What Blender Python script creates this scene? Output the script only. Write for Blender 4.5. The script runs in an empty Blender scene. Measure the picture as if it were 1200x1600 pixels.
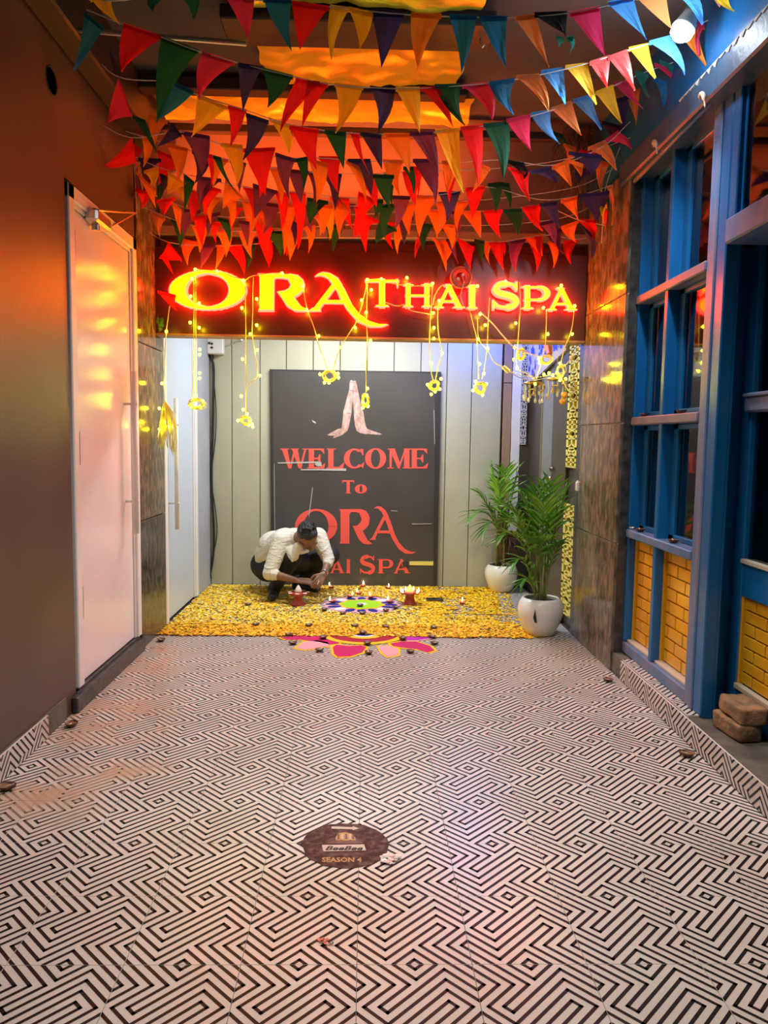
import bpy, bmesh, math, random
from mathutils import Vector, Matrix, noise
from math import pi, sin, cos, radians
random.seed(7)
S = bpy.context.scene
COL = S.collection
# ------------------------------------------------------------------ camera
FPX, CAM_H = 1200.0, 1.4
_Y = Vector((-28.0, 113.0, -FPX)).normalized()
_X = Vector((1, -.0125, 0)); _X.z = -(_X.x*_Y.x + _X.y*_Y.y)/_Y.z; _X.normalize()
_Z = _X.cross(_Y)
cam_rot = Matrix((_X, _Y, _Z))                 # rows: world axes in camera space -> camera to world
CAM = Vector((0, 0, CAM_H))
cd = bpy.data.cameras.new('camera'); cam = bpy.data.objects.new('camera', cd); COL.objects.link(cam)
cam.matrix_world = Matrix.Translation(CAM) @ cam_rot.to_4x4()
cd.sensor_fit = 'VERTICAL'; cd.sensor_height = 32.0; cd.lens = FPX/1600*32.0
cd.clip_start = .05; cd.clip_end = 100
S.camera = cam

def P(px, py, ax, val):
    """point of the place seen at pixel (px,py) on the plane axis ax = val"""
    d = cam_rot @ Vector((px-600, 800-py, -FPX))
    t = (val-CAM[ax])/d[ax]
    return CAM + d*t
def PY(px, py, y): return P(px, py, 1, y)

# ------------------------------------------------------------------ world, lights, exposure
S.view_settings.view_transform = 'Standard'; S.view_settings.look = 'None'
S.view_settings.gamma = 1; S.view_settings.use_curve_mapping = False
S.view_settings.exposure = 0.0
W = bpy.data.worlds.new('night'); S.world = W; W.use_nodes = True
bg = W.node_tree.nodes['Background']; bg.inputs[0].default_value = (.9, .8, .78, 1); bg.inputs[1].default_value = .035

def light(name, kind, loc, energy, color, size=.1, target=None, sy=None, spot=None):
    l = bpy.data.lights.new(name, kind); l.energy = energy; l.color = color
    if kind == 'AREA':
        l.size = size
        if sy: l.shape = 'RECTANGLE'; l.size_y = sy
    else: l.shadow_soft_size = size
    if spot: l.spot_size = radians(spot); l.spot_blend = .6
    o = bpy.data.objects.new(name, l); COL.objects.link(o); o.location = loc
    if target is not None:
        o.rotation_euler = (Vector(target)-Vector(loc)).to_track_quat('-Z', 'Y').to_euler()
    return o
light('vestibule_tube_light', 'AREA', (-.1, 6.30, 2.62), 68, (.93, .97, 1.0), 1.2, (-.1, 6.5, 0), .15)
near_fill = light('corridor_fill_light', 'AREA', (.1, 2.3, 3.35), 27, (1, .92, .84), 1.0, (.2, 2.6, 0), .5); near_fill.data.spread = radians(105)  # unseen fill lamp added overhead to brighten the near floor
red_fill = light('sign_top_red_fill', 'AREA', (-.35, 5.36, 2.88), 20, (1, .13, .02), 2.0, (-.35, 5.42, 3.5), .06)  # red uplight added to put more red on ceiling, wall and flags
red_fill.data.spread = radians(95)
light('blue_accent_light', 'POINT', (1.0, 6.92, 2.45), 30, (.02, .12, 1), .05)

# ------------------------------------------------------------------ materials
def nt(m): return m.node_tree.nodes, m.node_tree.links
MATS = {}
def mat(name, col, rough=.6, metal=0., em=None, es=0., col2=None, nscale=6., bump=0., bscale=60., stretch=None,
        spec=.5, trans=0., lo=.35, hi=.65, coat=0., sss=0., detail=6):
    if name in MATS: return MATS[name]
    m = bpy.data.materials.new(name); m.use_nodes = True; n, l = nt(m); b = n['Principled BSDF']
    b.inputs['Base Color'].default_value = (*col, 1); b.inputs['Roughness'].default_value = rough
    b.inputs['Metallic'].default_value = metal; b.inputs['Specular IOR Level'].default_value = spec
    b.inputs['Transmission Weight'].default_value = trans; b.inputs['Coat Weight'].default_value = coat
    if em: b.inputs['Emission Color'].default_value = (*em, 1); b.inputs['Emission Strength'].default_value = es
    if col2 or bump:
        g = n.new('ShaderNodeNewGeometry'); mp = n.new('ShaderNodeMapping'); l.new(g.outputs['Position'], mp.inputs[0])
        if stretch: mp.inputs['Scale'].default_value = stretch
    if col2:
        t = n.new('ShaderNodeTexNoise'); t.inputs['Scale'].default_value = nscale; t.inputs['Detail'].default_value = detail
        l.new(mp.outputs[0], t.inputs['Vector'])
        r = n.new('ShaderNodeValToRGB'); r.color_ramp.elements[0].position = lo; r.color_ramp.elements[1].position = hi
        r.color_ramp.elements[0].color = (*col, 1); r.color_ramp.elements[1].color = (*col2, 1)
        l.new(t.outputs[0], r.inputs[0]); l.new(r.outputs[0], b.inputs['Base Color'])
    if bump:
        t = n.new('ShaderNodeTexNoise'); t.inputs['Scale'].default_value = bscale; t.inputs['Detail'].default_value = 4
        l.new(mp.outputs[0], t.inputs['Vector'])
        bp = n.new('ShaderNodeBump'); bp.inputs['Strength'].default_value = bump; bp.inputs['Distance'].default_value = .01
        l.new(t.outputs[0], bp.inputs['Height']); l.new(bp.outputs[0], b.inputs['Normal'])
    MATS[name] = m; return m

def stained(m, spots, tint, base_name):
    """mix real dirt of its own shape into a floor material around some places"""
    n, l = nt(m); b = n['Principled BSDF']
    g = n.new('ShaderNodeNewGeometry'); prev = None
    nz = n.new('ShaderNodeTexNoise'); nz.inputs['Scale'].default_value = 5; nz.inputs['Detail'].default_value = 8
    l.new(g.outputs['Position'], nz.inputs['Vector'])
    for (x, y, rx, ry) in spots:
        s = n.new('ShaderNodeVectorMath'); s.operation = 'SUBTRACT'; s.inputs[1].default_value = (x, y, 0)
        l.new(g.outputs['Position'], s.inputs[0])
        d = n.new('ShaderNodeVectorMath'); d.operation = 'DIVIDE'; d.inputs[1].default_value = (rx, ry, 1)
        l.new(s.outputs[0], d.inputs[0])
        le = n.new('ShaderNodeVectorMath'); le.operation = 'LENGTH'; l.new(d.outputs[0], le.inputs[0])
        mr = n.new('ShaderNodeMapRange'); mr.inputs[1].default_value = 1.1; mr.inputs[2].default_value = .2
        l.new(le.outputs['Value'], mr.inputs[0])
        if prev is None: prev = mr.outputs[0]
        else:
            mx = n.new('ShaderNodeMath'); mx.operation = 'MAXIMUM'; l.new(prev, mx.inputs[0]); l.new(mr.outputs[0], mx.inputs[1]); prev = mx.outputs[0]
    r2 = n.new('ShaderNodeMapRange'); r2.inputs[1].default_value = .36; r2.inputs[2].default_value = .6; l.new(nz.outputs[0], r2.inputs[0])
    mu = n.new('ShaderNodeMath'); mu.operation = 'MULTIPLY'; l.new(prev, mu.inputs[0]); l.new(r2.outputs[0], mu.inputs[1])
    mix = n.new('ShaderNodeMix'); mix.data_type = 'RGBA'
    src = b.inputs['Base Color'].links[0].from_socket if b.inputs['Base Color'].links else None
    if src: l.new(src, mix.inputs['A'])
    else: mix.inputs['A'].default_value = b.inputs['Base Color'].default_value
    mix.inputs['B'].default_value = (*tint, 1)
    l.new(mu.outputs[0], mix.inputs['Factor']); l.new(mix.outputs['Result'], b.inputs['Base Color'])

M = dict(
 cream=mat('tile_cream', (.70, .665, .61), .28, col2=(.61, .575, .52), nscale=3, bump=.03, bscale=30),
 line=mat('tile_line', (.014, .008, .008), .42, spec=.25),
 grout=mat('grout', (.045, .032, .028), .9),
 brown=mat('brown_wall_paint', (.115, .072, .05), .4, col2=(.09, .056, .04), nscale=2.2, bump=.12, bscale=140),
 white_door=mat('white_laminate', (.84, .8, .79), .2, col2=(.78, .73, .72), nscale=1.2),
 blue_door=mat('bluish_white_laminate', (.52, .60, .68), .3),
 white_frame=mat('white_door_paint', (.78, .76, .74), .4),
 granite=mat('brown_granite', (.075, .056, .04), .16, col2=(.24, .185, .13), nscale=24, stretch=(1, 1, .45), lo=.38, hi=.70, bump=.02, bscale=90),
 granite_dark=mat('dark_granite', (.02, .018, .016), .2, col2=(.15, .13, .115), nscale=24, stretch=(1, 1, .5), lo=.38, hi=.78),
 black_stone=mat('black_stone', (.03, .027, .027), .3, col2=(.075, .068, .065), nscale=20),
 concrete=mat('dirty_concrete', (.16, .14, .11), .8, col2=(.05, .045, .04), nscale=5, bump=.3, bscale=50),
 ceil=mat('grey_ceiling_paint', (.085, .088, .092), .75, col2=(.065, .067, .07), nscale=2, bump=.1, bscale=30),
 cream_wall=mat('beige_plaster', (.46, .32, .22), .7, col2=(.40, .28, .19), nscale=2),
 darkwood=mat('dark_wood', (.035, .024, .02), .45, col2=(.06, .04, .03), nscale=12, stretch=(.2, 1, 1)),
 panel=mat('beige_wall_panel', (.47, .455, .33), .5, col2=(.41, .395, .285), nscale=3, stretch=(1, 1, .3), bump=.05, bscale=60),
 grey_wall=mat('grey_wall_paint', (.42, .43, .44), .6, col2=(.36, .37, .38), nscale=3),
 blue=mat('blue_paint', (.006, .135, .36), .3, col2=(.006, .11, .30), nscale=3, bump=.08, bscale=50, stretch=(1, 1, .3)),
 blue_worn=mat('worn_blue_edge_paint', (.06, .17, .36), .38, col2=(.19, .2, .3), nscale=9, bump=.1, bscale=60, stretch=(1, 1, .3)),
 mauve=mat('worn_mauve_edge', (.22, .19, .24), .38, col2=(.13, .15, .24), nscale=8),
 glass=mat('dark_window_glass', (.55, .5, .5), .03, trans=1.0),
 interior=mat('dark_interior', (.03, .025, .025), .8),
 ytile=mat('yellow_glazed_brick', (.78, .42, .015), .16, col2=(.70, .34, .012), nscale=5),
 mortar=mat('brown_mortar', (.12, .05, .02), .9),
 ledge=mat('pale_sill', (.55, .48, .36), .5),
 foil=mat('gold_foil', (.78, .74, .05), .3, metal=.45, bump=.9, bscale=7),
 steel=mat('steel', (.6, .58, .55), .3, metal=1),
 wire_b=mat('black_cable', (.015, .015, .015), .5),
 wire_w=mat('white_cable', (.75, .72, .65), .5),
 wire_y=mat('yellowish_wire', (.85, .78, .25), .45),
 red_side=mat('red_lit_acrylic_and_halo', (.8, .02, .02), .4, em=(1, .012, .006), es=42),
 yel_face=mat('yellow_lit_acrylic', (.9, .6, .05), .4, em=(1, .62, .0), es=2.4),
 signboard=mat('maroon_signboard', (.075, .022, .018), .35, col2=(.055, .016, .013), nscale=2),
 bulb=mat('yellow_bulb', (1, .9, .3), .3, em=(1, .82, .006), es=95),
 flame=mat('flame', (1, .8, .4), .5, em=(1, .62, .22), es=30),
 clay=mat('brown_clay', (.09, .035, .02), .45, col2=(.14, .06, .035), nscale=60),
 clay_red=mat('red_clay', (.42, .045, .03), .45),
 oil=mat('oil', (.25, .12, .04), .08),
 wick=mat('cotton', (.8, .72, .6), .9),
 poster=mat('poster_print_dark', (.068, .060, .056), .42, col2=(.054, .048, .045), nscale=2),
 poster_red=mat('poster_print_red', (.86, .10, .075), .45),
 poster_edge=mat('poster_edge_black', (.03, .028, .028), .5),
 skin_print=mat('poster_print_skin', (.62, .42, .36), .5, col2=(.36, .2, .16), nscale=26, stretch=(1, 1, .5)),
 paper=mat('torn_paper_white', (.42, .40, .36), .7),
 pot=mat('white_ceramic', (.82, .8, .7), .18),
 soil=mat('soil', (.03, .02, .015), .95, bump=.6, bscale=80),
 leaf=mat('palm_leaf', (.06, .24, .015), .38, col2=(.12, .34, .025), nscale=14),
 leaf_y=mat('palm_leaf_light', (.22, .46, .03), .38, col2=(.12, .32, .025), nscale=14),
 leaf_dead=mat('palm_leaf_brown', (.06, .03, .02), .7),
 stem=mat('palm_stem', (.16, .26, .045), .45, col2=(.25, .22, .06), nscale=18),
 cane=mat('palm_cane_brown', (.28, .17, .05), .5, col2=(.15, .16, .05), nscale=20),
 skin=mat('brown_skin', (.26, .125, .068), .5, col2=(.21, .10, .055), nscale=20),
 hair=mat('black_hair', (.008, .007, .007), .4, bump=.8, bscale=140),
 shirt=mat('cream_cotton', (.66, .62, .52), .8, bump=.9, bscale=22, stretch=(1, 1, 2.4)),
 black_cloth=mat('black_cloth', (.01, .01, .012), .75),
 shoe=mat('black_shoe', (.012, .012, .014), .45),
 metal_b=mat('bracelet_metal', (.8, .8, .82), .2, metal=1),
 stone=mat('rough_brick_clay', (.36, .20, .10), .9, col2=(.19, .13, .07), nscale=14, bump=.8, bscale=45),
 white_pl=mat('white_plastic', (.72, .7, .66), .4),
 jali=mat('carved_gold_panel', (.75, .66, .16), .45),
 jali_w=mat('carved_pale_panel', (.62, .6, .58), .5),
 dark_door=mat('dark_brown_door', (.055, .042, .028), .4, col2=(.075, .058, .04), nscale=3),
 grey_glass=mat('frosted_grey_glass', (.18, .19, .17), .25),
 flower_blue=mat('blue_print', (.01, .05, .75), .5),
 orange_pl=mat('orange_plastic', (.75, .14, .05), .4),
 brass=mat('brass', (.75, .5, .12), .3, metal=1),
 shell=mat('shell', (.75, .7, .6), .3),
)
for k in ('cream', 'line'):
    stained(MATS['tile_'+k], [(-1.28, 3.75, .42, .5), (-1.3, 4.8, .25, .8), (-1.05, 3.15, .3, .16), (-1.2, 2.9, .3, .3)], (.50, .33, .22), k)
def cloth(name, col):
    m = mat(name, col, .8, bump=.15, bscale=90); n, l = nt(m); t = n.new('ShaderNodeBsdfTranslucent'); t.inputs[0].default_value = (*[min(1, c*1.3) for c in col], 1)
    x = n.new('ShaderNodeMixShader'); x.inputs[0].default_value = .45
    l.new(n['Principled BSDF'].outputs[0], x.inputs[1]); l.new(t.outputs[0], x.inputs[2]); l.new(x.outputs[0], n['Material Output'].inputs[0]); return m
CLOTH = {c: cloth('cloth_'+n, v) for c, n, v in [
 ('R', 'red', (.72, .02, .025)), ('P', 'magenta', (.62, .045, .16)), ('O', 'orange', (.82, .27, .03)), ('Y', 'yellow', (.82, .55, .03)),
 ('T', 'tan', (.66, .30, .10)), ('B', 'blue', (.02, .20, .46)), ('L', 'light_blue', (.08, .34, .80)), ('N', 'navy', (.05, .045, .19)),
 ('G', 'green', (.015, .13, .075)), ('V', 'violet', (.17, .06, .24)), ('S', 'salmon', (.85, .13, .12)), ('K', 'black', (.012, .016, .02)), ('E', 'teal', (.03, .3, .26))]}

# ------------------------------------------------------------------ object helpers
def tag(o, label=None, cat=None, group=None, kind=None):
    if label: o['label'] = label
    if cat: o['category'] = cat
    if group: o['group'] = group
    if kind: o['kind'] = kind
    return o
def empty(name, loc, label=None, cat=None, group=None, kind=None):
    o = bpy.data.objects.new(name, None); COL.objects.link(o); o.location = loc; o.empty_display_size = .05
    return tag(o, label, cat, group, kind)
def root_loc(o):
    v = Vector((0, 0, 0))
    while o is not None: v += o.location; o = o.parent
    return v
class MB:
    """collects geometry in world coordinates; build() links it as one mesh object"""
    def __init__(s): s.v = []; s.f = []; s.m = []
    def add(s, vs, fs, mi=0):
        k = len(s.v); s.v += [tuple(v) for v in vs]; s.f += [tuple(i+k for i in f) for f in fs]; s.m += [mi]*len(fs); return s
    def box(s, a, b, mi=0):
        x0, y0, z0 = a; x1, y1, z1 = b
        return s.add([(x0,y0,z0),(x1,y0,z0),(x1,y1,z0),(x0,y1,z0),(x0,y0,z1),(x1,y0,z1),(x1,y1,z1),(x0,y1,z1)],
                     [(0,3,2,1),(4,5,6,7),(0,1,5,4),(1,2,6,5),(2,3,7,6),(3,0,4,7)], mi)
    def bbox(s, a, b, r=.004, mi=0):
        """box with chamfered edges"""
        a = Vector(a); b = Vector(b); r = min(r, *( (b-a)[i]*.45 for i in range(3)))
        bm = bmesh.new(); bmesh.ops.create_cube(bm, size=1)
        for v in bm.verts: v.co = Vector((a[i]+(b[i]-a[i])*(v.co[i]+.5) for i in range(3)))
        bmesh.ops.bevel(bm, geom=bm.edges[:], offset=r, segments=1, affect='EDGES')
        bm.verts.index_update()
        s.add([v.co[:] for v in bm.verts], [[v.index for v in f.verts] for f in bm.faces], mi); bm.free(); return s
    def tube(s, pts, r, n=8, mi=0, cap=True, flat=1.0):
        pts = [Vector(p) for p in pts]; rs = r if isinstance(r, (list, tuple)) else [r]*len(pts)
        vs = []; fs = []; up = Vector((.13, .27, .95)).normalized()
        for i, p in enumerate(pts):
            t = (pts[min(i+1, len(pts)-1)]-pts[max(i-1, 0)])
            t = t.normalized() if t.length > 1e-9 else Vector((0, 0, 1))
            if abs(t.dot(up)) > .96: up = Vector((.9, .3, .1)).normalized()
            a = t.cross(up).normalized(); b = a.cross(t).normalized()
            up = b
            for k in range(n):
                q = 2*pi*k/n; vs.append(p+a*cos(q)*rs[i]+b*sin(q)*rs[i]*flat)
        for i in range(len(pts)-1):
            for k in range(n):
                fs.append((i*n+k, i*n+(k+1) % n, (i+1)*n+(k+1) % n, (i+1)*n+k))
        if cap: fs.append(tuple(range(n))[::-1]); fs.append(tuple((len(pts)-1)*n+k for k in range(n)))
        return s.add(vs, fs, mi)
    def lathe(s, c, prof, n=24, mi=0, axis='z'):
        c = Vector(c); vs = []; fs = []
        for (r, z) in prof:
            for k in range(n):
                q = 2*pi*k/n; v = (r*cos(q), r*sin(q), z)
                if axis == 'y': v = (v[0], -v[2], v[1])
                if axis == 'x': v = (v[2], v[0], v[1])
                vs.append(c+Vector(v))
        for i in range(len(prof)-1):
            for k in range(n): fs.append((i*n+k, i*n+(k+1) % n, (i+1)*n+(k+1) % n, (i+1)*n+k))
        if prof[0][0] > 1e-6: fs.append(tuple(range(n))[::-1])
        if prof[-1][0] > 1e-6: fs.append(tuple((len(prof)-1)*n+k for k in range(n)))
        return s.add(vs, fs, mi)
    def ball(s, c, r, n=8, mi=0, sc=(1, 1, 1)):
        c = Vector(c); m = n//2+1; prof = [(r*sin(pi*i/m), -r*cos(pi*i/m)) for i in range(m+1)]
        vs = []; fs = []
        for (a, z) in prof:
            for k in range(n): vs.append(c+Vector((a*cos(2*pi*k/n)*sc[0], a*sin(2*pi*k/n)*sc[1], z*sc[2])))
        for i in range(m):
            for k in range(n): fs.append((i*n+k, i*n+(k+1) % n, (i+1)*n+(k+1) % n, (i+1)*n+k))
        return s.add(vs, fs, mi)
    def poly(s, pts, mi=0): return s.add(pts, [tuple(range(len(pts)))], mi)
    def prism(s, pts, off, mi=0, side=None):
        n = len(pts); off = Vector(off); a = [Vector(p) for p in pts]; b = [p+off for p in a]
        k = len(s.v); s.v += [tuple(p) for p in a+b]
        s.f += [tuple(k+i for i in range(n)), tuple(k+n+i for i in range(n))[::-1]]; s.m += [mi, mi]
        for i in range(n): s.f.append((k+i, k+n+i, k+n+(i+1) % n, k+(i+1) % n)); s.m.append(mi if side is None else side)
        return s
    def mesh(s, name, mats, off=(0, 0, 0), smooth=False):
        me = bpy.data.meshes.new(name); off = Vector(off)
        me.from_pydata([(v[0]-off[0], v[1]-off[1], v[2]-off[2]) for v in s.v], [], s.f)
        for m in (mats if isinstance(mats, (list, tuple)) else [mats]): me.materials.append(m)
        me.polygons.foreach_set('material_index', s.m)
        me.validate()
        bm = bmesh.new(); bm.from_mesh(me); bmesh.ops.dissolve_degenerate(bm, dist=1e-7, edges=bm.edges)
        bmesh.ops.recalc_face_normals(bm, faces=bm.faces); bm.to_mesh(me); bm.free()
        if smooth: me.shade_smooth()
        me.update(); return me
    def build(s, name, mats, parent=None, smooth=False, label=None, cat=None, group=None, kind=None, base=None):
        if parent is not None: off = root_loc(parent)
        elif base is not None: off = Vector(base)
        else:
            xs, ys, zs = zip(*s.v); off = Vector(((min(xs)+max(xs))/2, (min(ys)+max(ys))/2, min(zs)))
        o = bpy.data.objects.new(name, s.mesh(name, mats, off, smooth)); COL.objects.link(o)
        if parent is not None: o.parent = parent
        else: o.location = off
        return tag(o, label, cat, group, kind)
def auto_smooth(o, ang=35):
    me = o.data; me.shade_smooth()
    bm = bmesh.new(); bm.from_mesh(me)
    for e in bm.edges:
        if len(e.link_faces) == 2 and e.calc_face_angle(0) > radians(ang): e.smooth = False
    bm.to_mesh(me); bm.free(); return o
def copy_tree(o, parent=None, loc=None, label=None, group=None):
    c = o.copy(); COL.objects.link(c); c.parent = parent
    if loc is not None: c.location = loc
    if label: c['label'] = label
    if group: c['group'] = group
    for ch in o.children: copy_tree(ch, c)
    return c
def structure(name, mb, m, parent=None, **k):
    o = mb.build(name, m, parent, **k)
    if parent is None: o['kind'] = 'structure'
    return o
def lerp(a, b, t): return a+(b-a)*t
def smooth_path(pts, n=6):
    """Catmull-Rom through points"""
    pts = [Vector(p) for p in pts]
    if len(pts) < 3: return pts
    out = []; q = [pts[0]*2-pts[1]]+pts+[pts[-1]*2-pts[-2]]
    for i in range(1, len(q)-2):
        for k in range(n):
            t = k/n; a, b, c, d = q[i-1:i+3]
            out.append(.5*((2*b)+(c-a)*t+(2*a-5*b+4*c-d)*t*t+(3*b-a-3*c+d)*t*t*t))
    out.append(pts[-1]); return out
# ------------------------------------------------------------------ setting
LX, RX, BY, SY = -1.47, 1.53, 7.30, 5.45      # left wall, right wall, back wall, sign front
CZ = 3.50
# --- floor of patterned tiles
T = .310
SEG = [((7,4),(3,8)),((3,8),(4,9)),((4,9),(12,1)),((12,1),(16,5)),((16,5),(17,4)),
 ((5,4),(1,8)),((1,8),(4,11)),((4,11),(12,3)),((12,3),(16,7)),((16,7),(19,4)),
 ((12,5),(15,8)),((15,8),(11,12)),((12,5),(4,13)),((4,13),(0,9)),((0,9),(-3,12)),
 ((12,7),(13,8)),((13,8),(9,12)),((12,7),(4,15)),((4,15),(0,11)),((0,11),(-1,12)),
 ((9,12),(17,20)),((11,12),(19,20)),((13,12),(21,20)),((15,12),(23,20)),
 ((7,0),(8,1)),((8,1),(9,0)),((9,0),(8,-1)),((8,-1),(7,0)),((5,0),(8,3)),((8,3),(11,0)),((11,0),(8,-3)),((8,-3),(5,0))]
def clip_poly(poly, u0, v0, u1, v1):
    for ax, lim, sg in ((0, u0, 1), (0, u1, -1), (1, v0, 1), (1, v1, -1)):
        out = []
        for i in range(len(poly)):
            a, b = poly[i], poly[(i+1) % len(poly)]; da, db = (a[ax]-lim)*sg, (b[ax]-lim)*sg
            if da >= 0: out.append(a)
            if (da > 0) != (db > 0) and abs(da-db) > 1e-9:
                t = da/(da-db); out.append((a[0]+(b[0]-a[0])*t, a[1]+(b[1]-a[1])*t))
        poly = out
        if len(poly) < 3: return []
    return poly
def tile_lines(u0, v0, u1, v1, h=.255):
    res = []
    for a, b in SEG:
        dx, dy = b[0]-a[0], b[1]-a[1]; L = math.hypot(dx, dy); dx /= L; dy /= L
        for ou in (-16, 0, 16):
            for ov in (-16, 0, 16):
                q = [(a[0]-dx*h-dy*h, a[1]-dy*h+dx*h), (b[0]+dx*h-dy*h, b[1]+dy*h+dx*h), (b[0]+dx*h+dy*h, b[1]+dy*h-dx*h), (a[0]-dx*h+dy*h, a[1]-dy*h-dx*h)]
                q = clip_poly([(x+ou, y+ov) for x, y in q], u0, v0, u1, v1)
                if q: res.append(q)
    return res
def tile_mesh(name, u0, v0, u1, v1, f):
    """f(u,v,w) -> point; u,v in sixteenths of a tile, w height above the bed"""
    g = .03; mb = MB(); a, b, c, d = u0+g, v0+g, u1-g, v1-g; e = .025
    top = [(a+e, b+e), (c-e, b+e), (c-e, d-e), (a+e, d-e)]; bot = [(a, b), (c, b), (c, d), (a, d)]
    mb.add([f(*p, .004) for p in bot]+[f(*p, .012) for p in bot]+[f(*p, .0128) for p in top],
           [(8, 9, 10, 11)]+[(i, (i+1) % 4, 4+(i+1) % 4, 4+i) for i in range(4)]+[(4+i, 4+(i+1) % 4, 8+(i+1) % 4, 8+i) for i in range(4)])
    for q in tile_lines(a+e, b+e, c-e, d-e): mb.poly([f(x, y, .0132) for x, y in q], 1)
    me = bpy.data.meshes.new(name); me.from_pydata([tuple(v) for v in mb.v], [], mb.f)
    me.materials.append(M['cream']); me.materials.append(M['line']); me.polygons.foreach_set('material_index', mb.m)
    return me
fl = MB().box((-1.62, -.6, -.15), (1.9, BY+.1, -.0075))
floor = structure('floor', fl, M['grout'], base=(0, 0, 0))
floor['label'] = 'floor of square cream tiles printed with a black maze of diagonal lines'
X0, Y0 = -.007, 2.246
xs = [X0+T*k for k in range(-5, 6)]
cache = {}
def put_tile(me, loc, parent=None, name='tile'):
    o = bpy.data.objects.new(name, me); COL.objects.link(o); o.location = loc
    o.parent = parent
    if parent: o.location = Vector(loc)-root_loc(parent)
    return o
for k in range(-5, 17):
    yb = Y0+T*k
    v0 = 0 if yb+T <= BY else max(0, (yb+T-BY)/T*16)
    for i in range(10):
        u0 = 0 if xs[i] >= LX else (LX-xs[i])/T*16+.03
        u1 = 16 if xs[i+1] <= RX else (RX-xs[i])/T*16-.03
        key = (round(u0, 2), round(u1, 2), round(v0, 2))
        if key not in cache:
            cache[key] = tile_mesh('tile', u0, v0, u1, 16, lambda u, v, w: (u/16*T, T-v/16*T, w-.0132))
        put_tile(cache[key], (xs[i], yb, 0), floor)
# left tiled baseboard
bb = MB().box((LX-.02, -.6, 0), (LX+.008, 3.72, .112))
bl = structure('baseboard_left', bb, M['concrete'], base=(LX, 0, 0)); bl['label'] = 'low tiled skirting along the left wall'
skm = tile_mesh('tile', 0, 0, 16, 5.6, lambda u, v, w: (w-.004, u/16*T, .110-v/16*T))
for k in range(-5, 5):
    if Y0+T*k+T < 3.75: put_tile(skm, (LX+.008, Y0+T*k, 0), bl)
# right step with tiled face
stp = MB().box((RX+.005, -.6, -.02), (2.3, 4.6, .118))
step = structure('trim_1', stp, M['concrete'], base=(RX, 0, 0)); step['label'] = 'low step along the right wall, tiled face and dirty concrete top'
rsm = tile_mesh('tile', 0, 0, 16, 5.9, lambda u, v, w: (-w+.004, u/16*T, .118-v/16*T))
rstm = tile_mesh('tile', 0, 0, 16, 5.2, lambda u, v, w: (v/16*T, u/16*T, w-.004+.118))
for k in range(-5, 8):
    if Y0+T*k+T <= 4.6: put_tile(rsm, (RX+.003, Y0+T*k, 0), step)
    if 3.4 < Y0+T*k and Y0+T*k+T <= 4.6: put_tile(rstm, (RX+.006, Y0+T*k, 0), step)

# --- left wall pieces, pillar, doors
wl = MB().box((LX-.2, -.6, 0), (LX, 3.87, CZ)).box((LX-.2, 3.87, 2.64), (LX, 5.0, CZ)).box((LX-.2, 5.62, 2.6), (LX, 6.72, CZ))\
    .box((LX-.2, 3.87, 0), (LX-.10, 5.0, 2.64))
wall_l = structure('wall_left', wl, M['brown'], base=(LX, 0, 0)); wall_l['label'] = 'brown painted left wall with scuffs near the floor'
d = P(80, 126, 0, LX); MB().lathe((LX+.001, d.y, d.z), [(.0, 0), (.055, 0), (.06, .004), (.065, .0)], 20, axis='x').build('vent_hole', M['interior'], wall_l, label='dark round hole high in the wall')
structure('wall_vestibule_left', MB().box((LX-.2, 6.72, 0), (LX, BY, 3.0)), M['grey_wall'])['label'] = 'grey wall between the second white door and the back corner'
pl_ = empty('stone_pillar', (LX, 5.31, 0), 'dark brown polished stone pillar between the two white doors on the left', 'pillar')
MB().box((LX-.2, 5.0, 0), (LX-.012, 5.62, CZ)).build('core', M['black_stone'], pl_)
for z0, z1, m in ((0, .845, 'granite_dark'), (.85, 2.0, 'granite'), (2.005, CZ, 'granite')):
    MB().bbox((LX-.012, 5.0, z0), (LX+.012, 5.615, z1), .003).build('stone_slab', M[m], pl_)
# black threshold of door 1
MB().bbox((LX+.002, 3.80, 0), (LX+.035, 4.99, .085), .006).bbox((LX-.09, 3.88, 0), (LX+.004, 4.99, .085), .004).bbox((LX-.09, 3.9, .085), (LX+.005, 4.98, .1), .004).build('threshold', M['black_stone'], label='raised black stone threshold under the left white door', cat='threshold')
def pull_handle(parent, x, y, z0, z1, dx, r=.016, m='white_frame'):
    h = MB().tube([(x+dx, y, z0), (x+dx, y, z1)], r, 12)
    for z in (lerp(z0, z1, .2), lerp(z0, z1, .8)): h.tube([(x, y, z), (x+dx, y, z)], r*.45, 8).lathe((x+dx+r*.7, y, z), [(r*.7, 0), (r*.7, .006), (0, .008)], 10, axis='x')
    return h.build('pull_handle', M[m], parent, smooth=True)
def white_door(idx, y0, y1, z0, z1, x, hinge_at, m='white_door'):
    dr = empty('door_%d' % idx, (LX, (y0+y1)/2, 0), kind='structure')
    fw = .075
    fr = MB()
    for a, b in (((y0, z0), (y0+fw, z1)), ((y1-fw, z0), (y1, z1)), ((y0, z1-fw), (y1, z1))):
        fr.bbox((x-.06, a[0], a[1]), (x+.012, b[0], b[1]), .006)
    fr.bbox((x-.06, y0+fw, z1-fw-.02), (x-.002, y1-fw, z1-fw), .003).bbox((x-.06, y1-fw-.02, z0), (x-.002, y1-fw, z1-fw), .003).bbox((x-.06, y0+fw, z0), (x-.002, y0+fw+.015, z1-fw), .003)
    fr.build('door_frame', M['white_frame'], dr)
    MB().bbox((x-.055, y0+fw+.018, z0+.006), (x-.012, y1-fw-.024, z1-fw-.024), .003).build('door_leaf', M[m], dr)
    return dr
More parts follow.
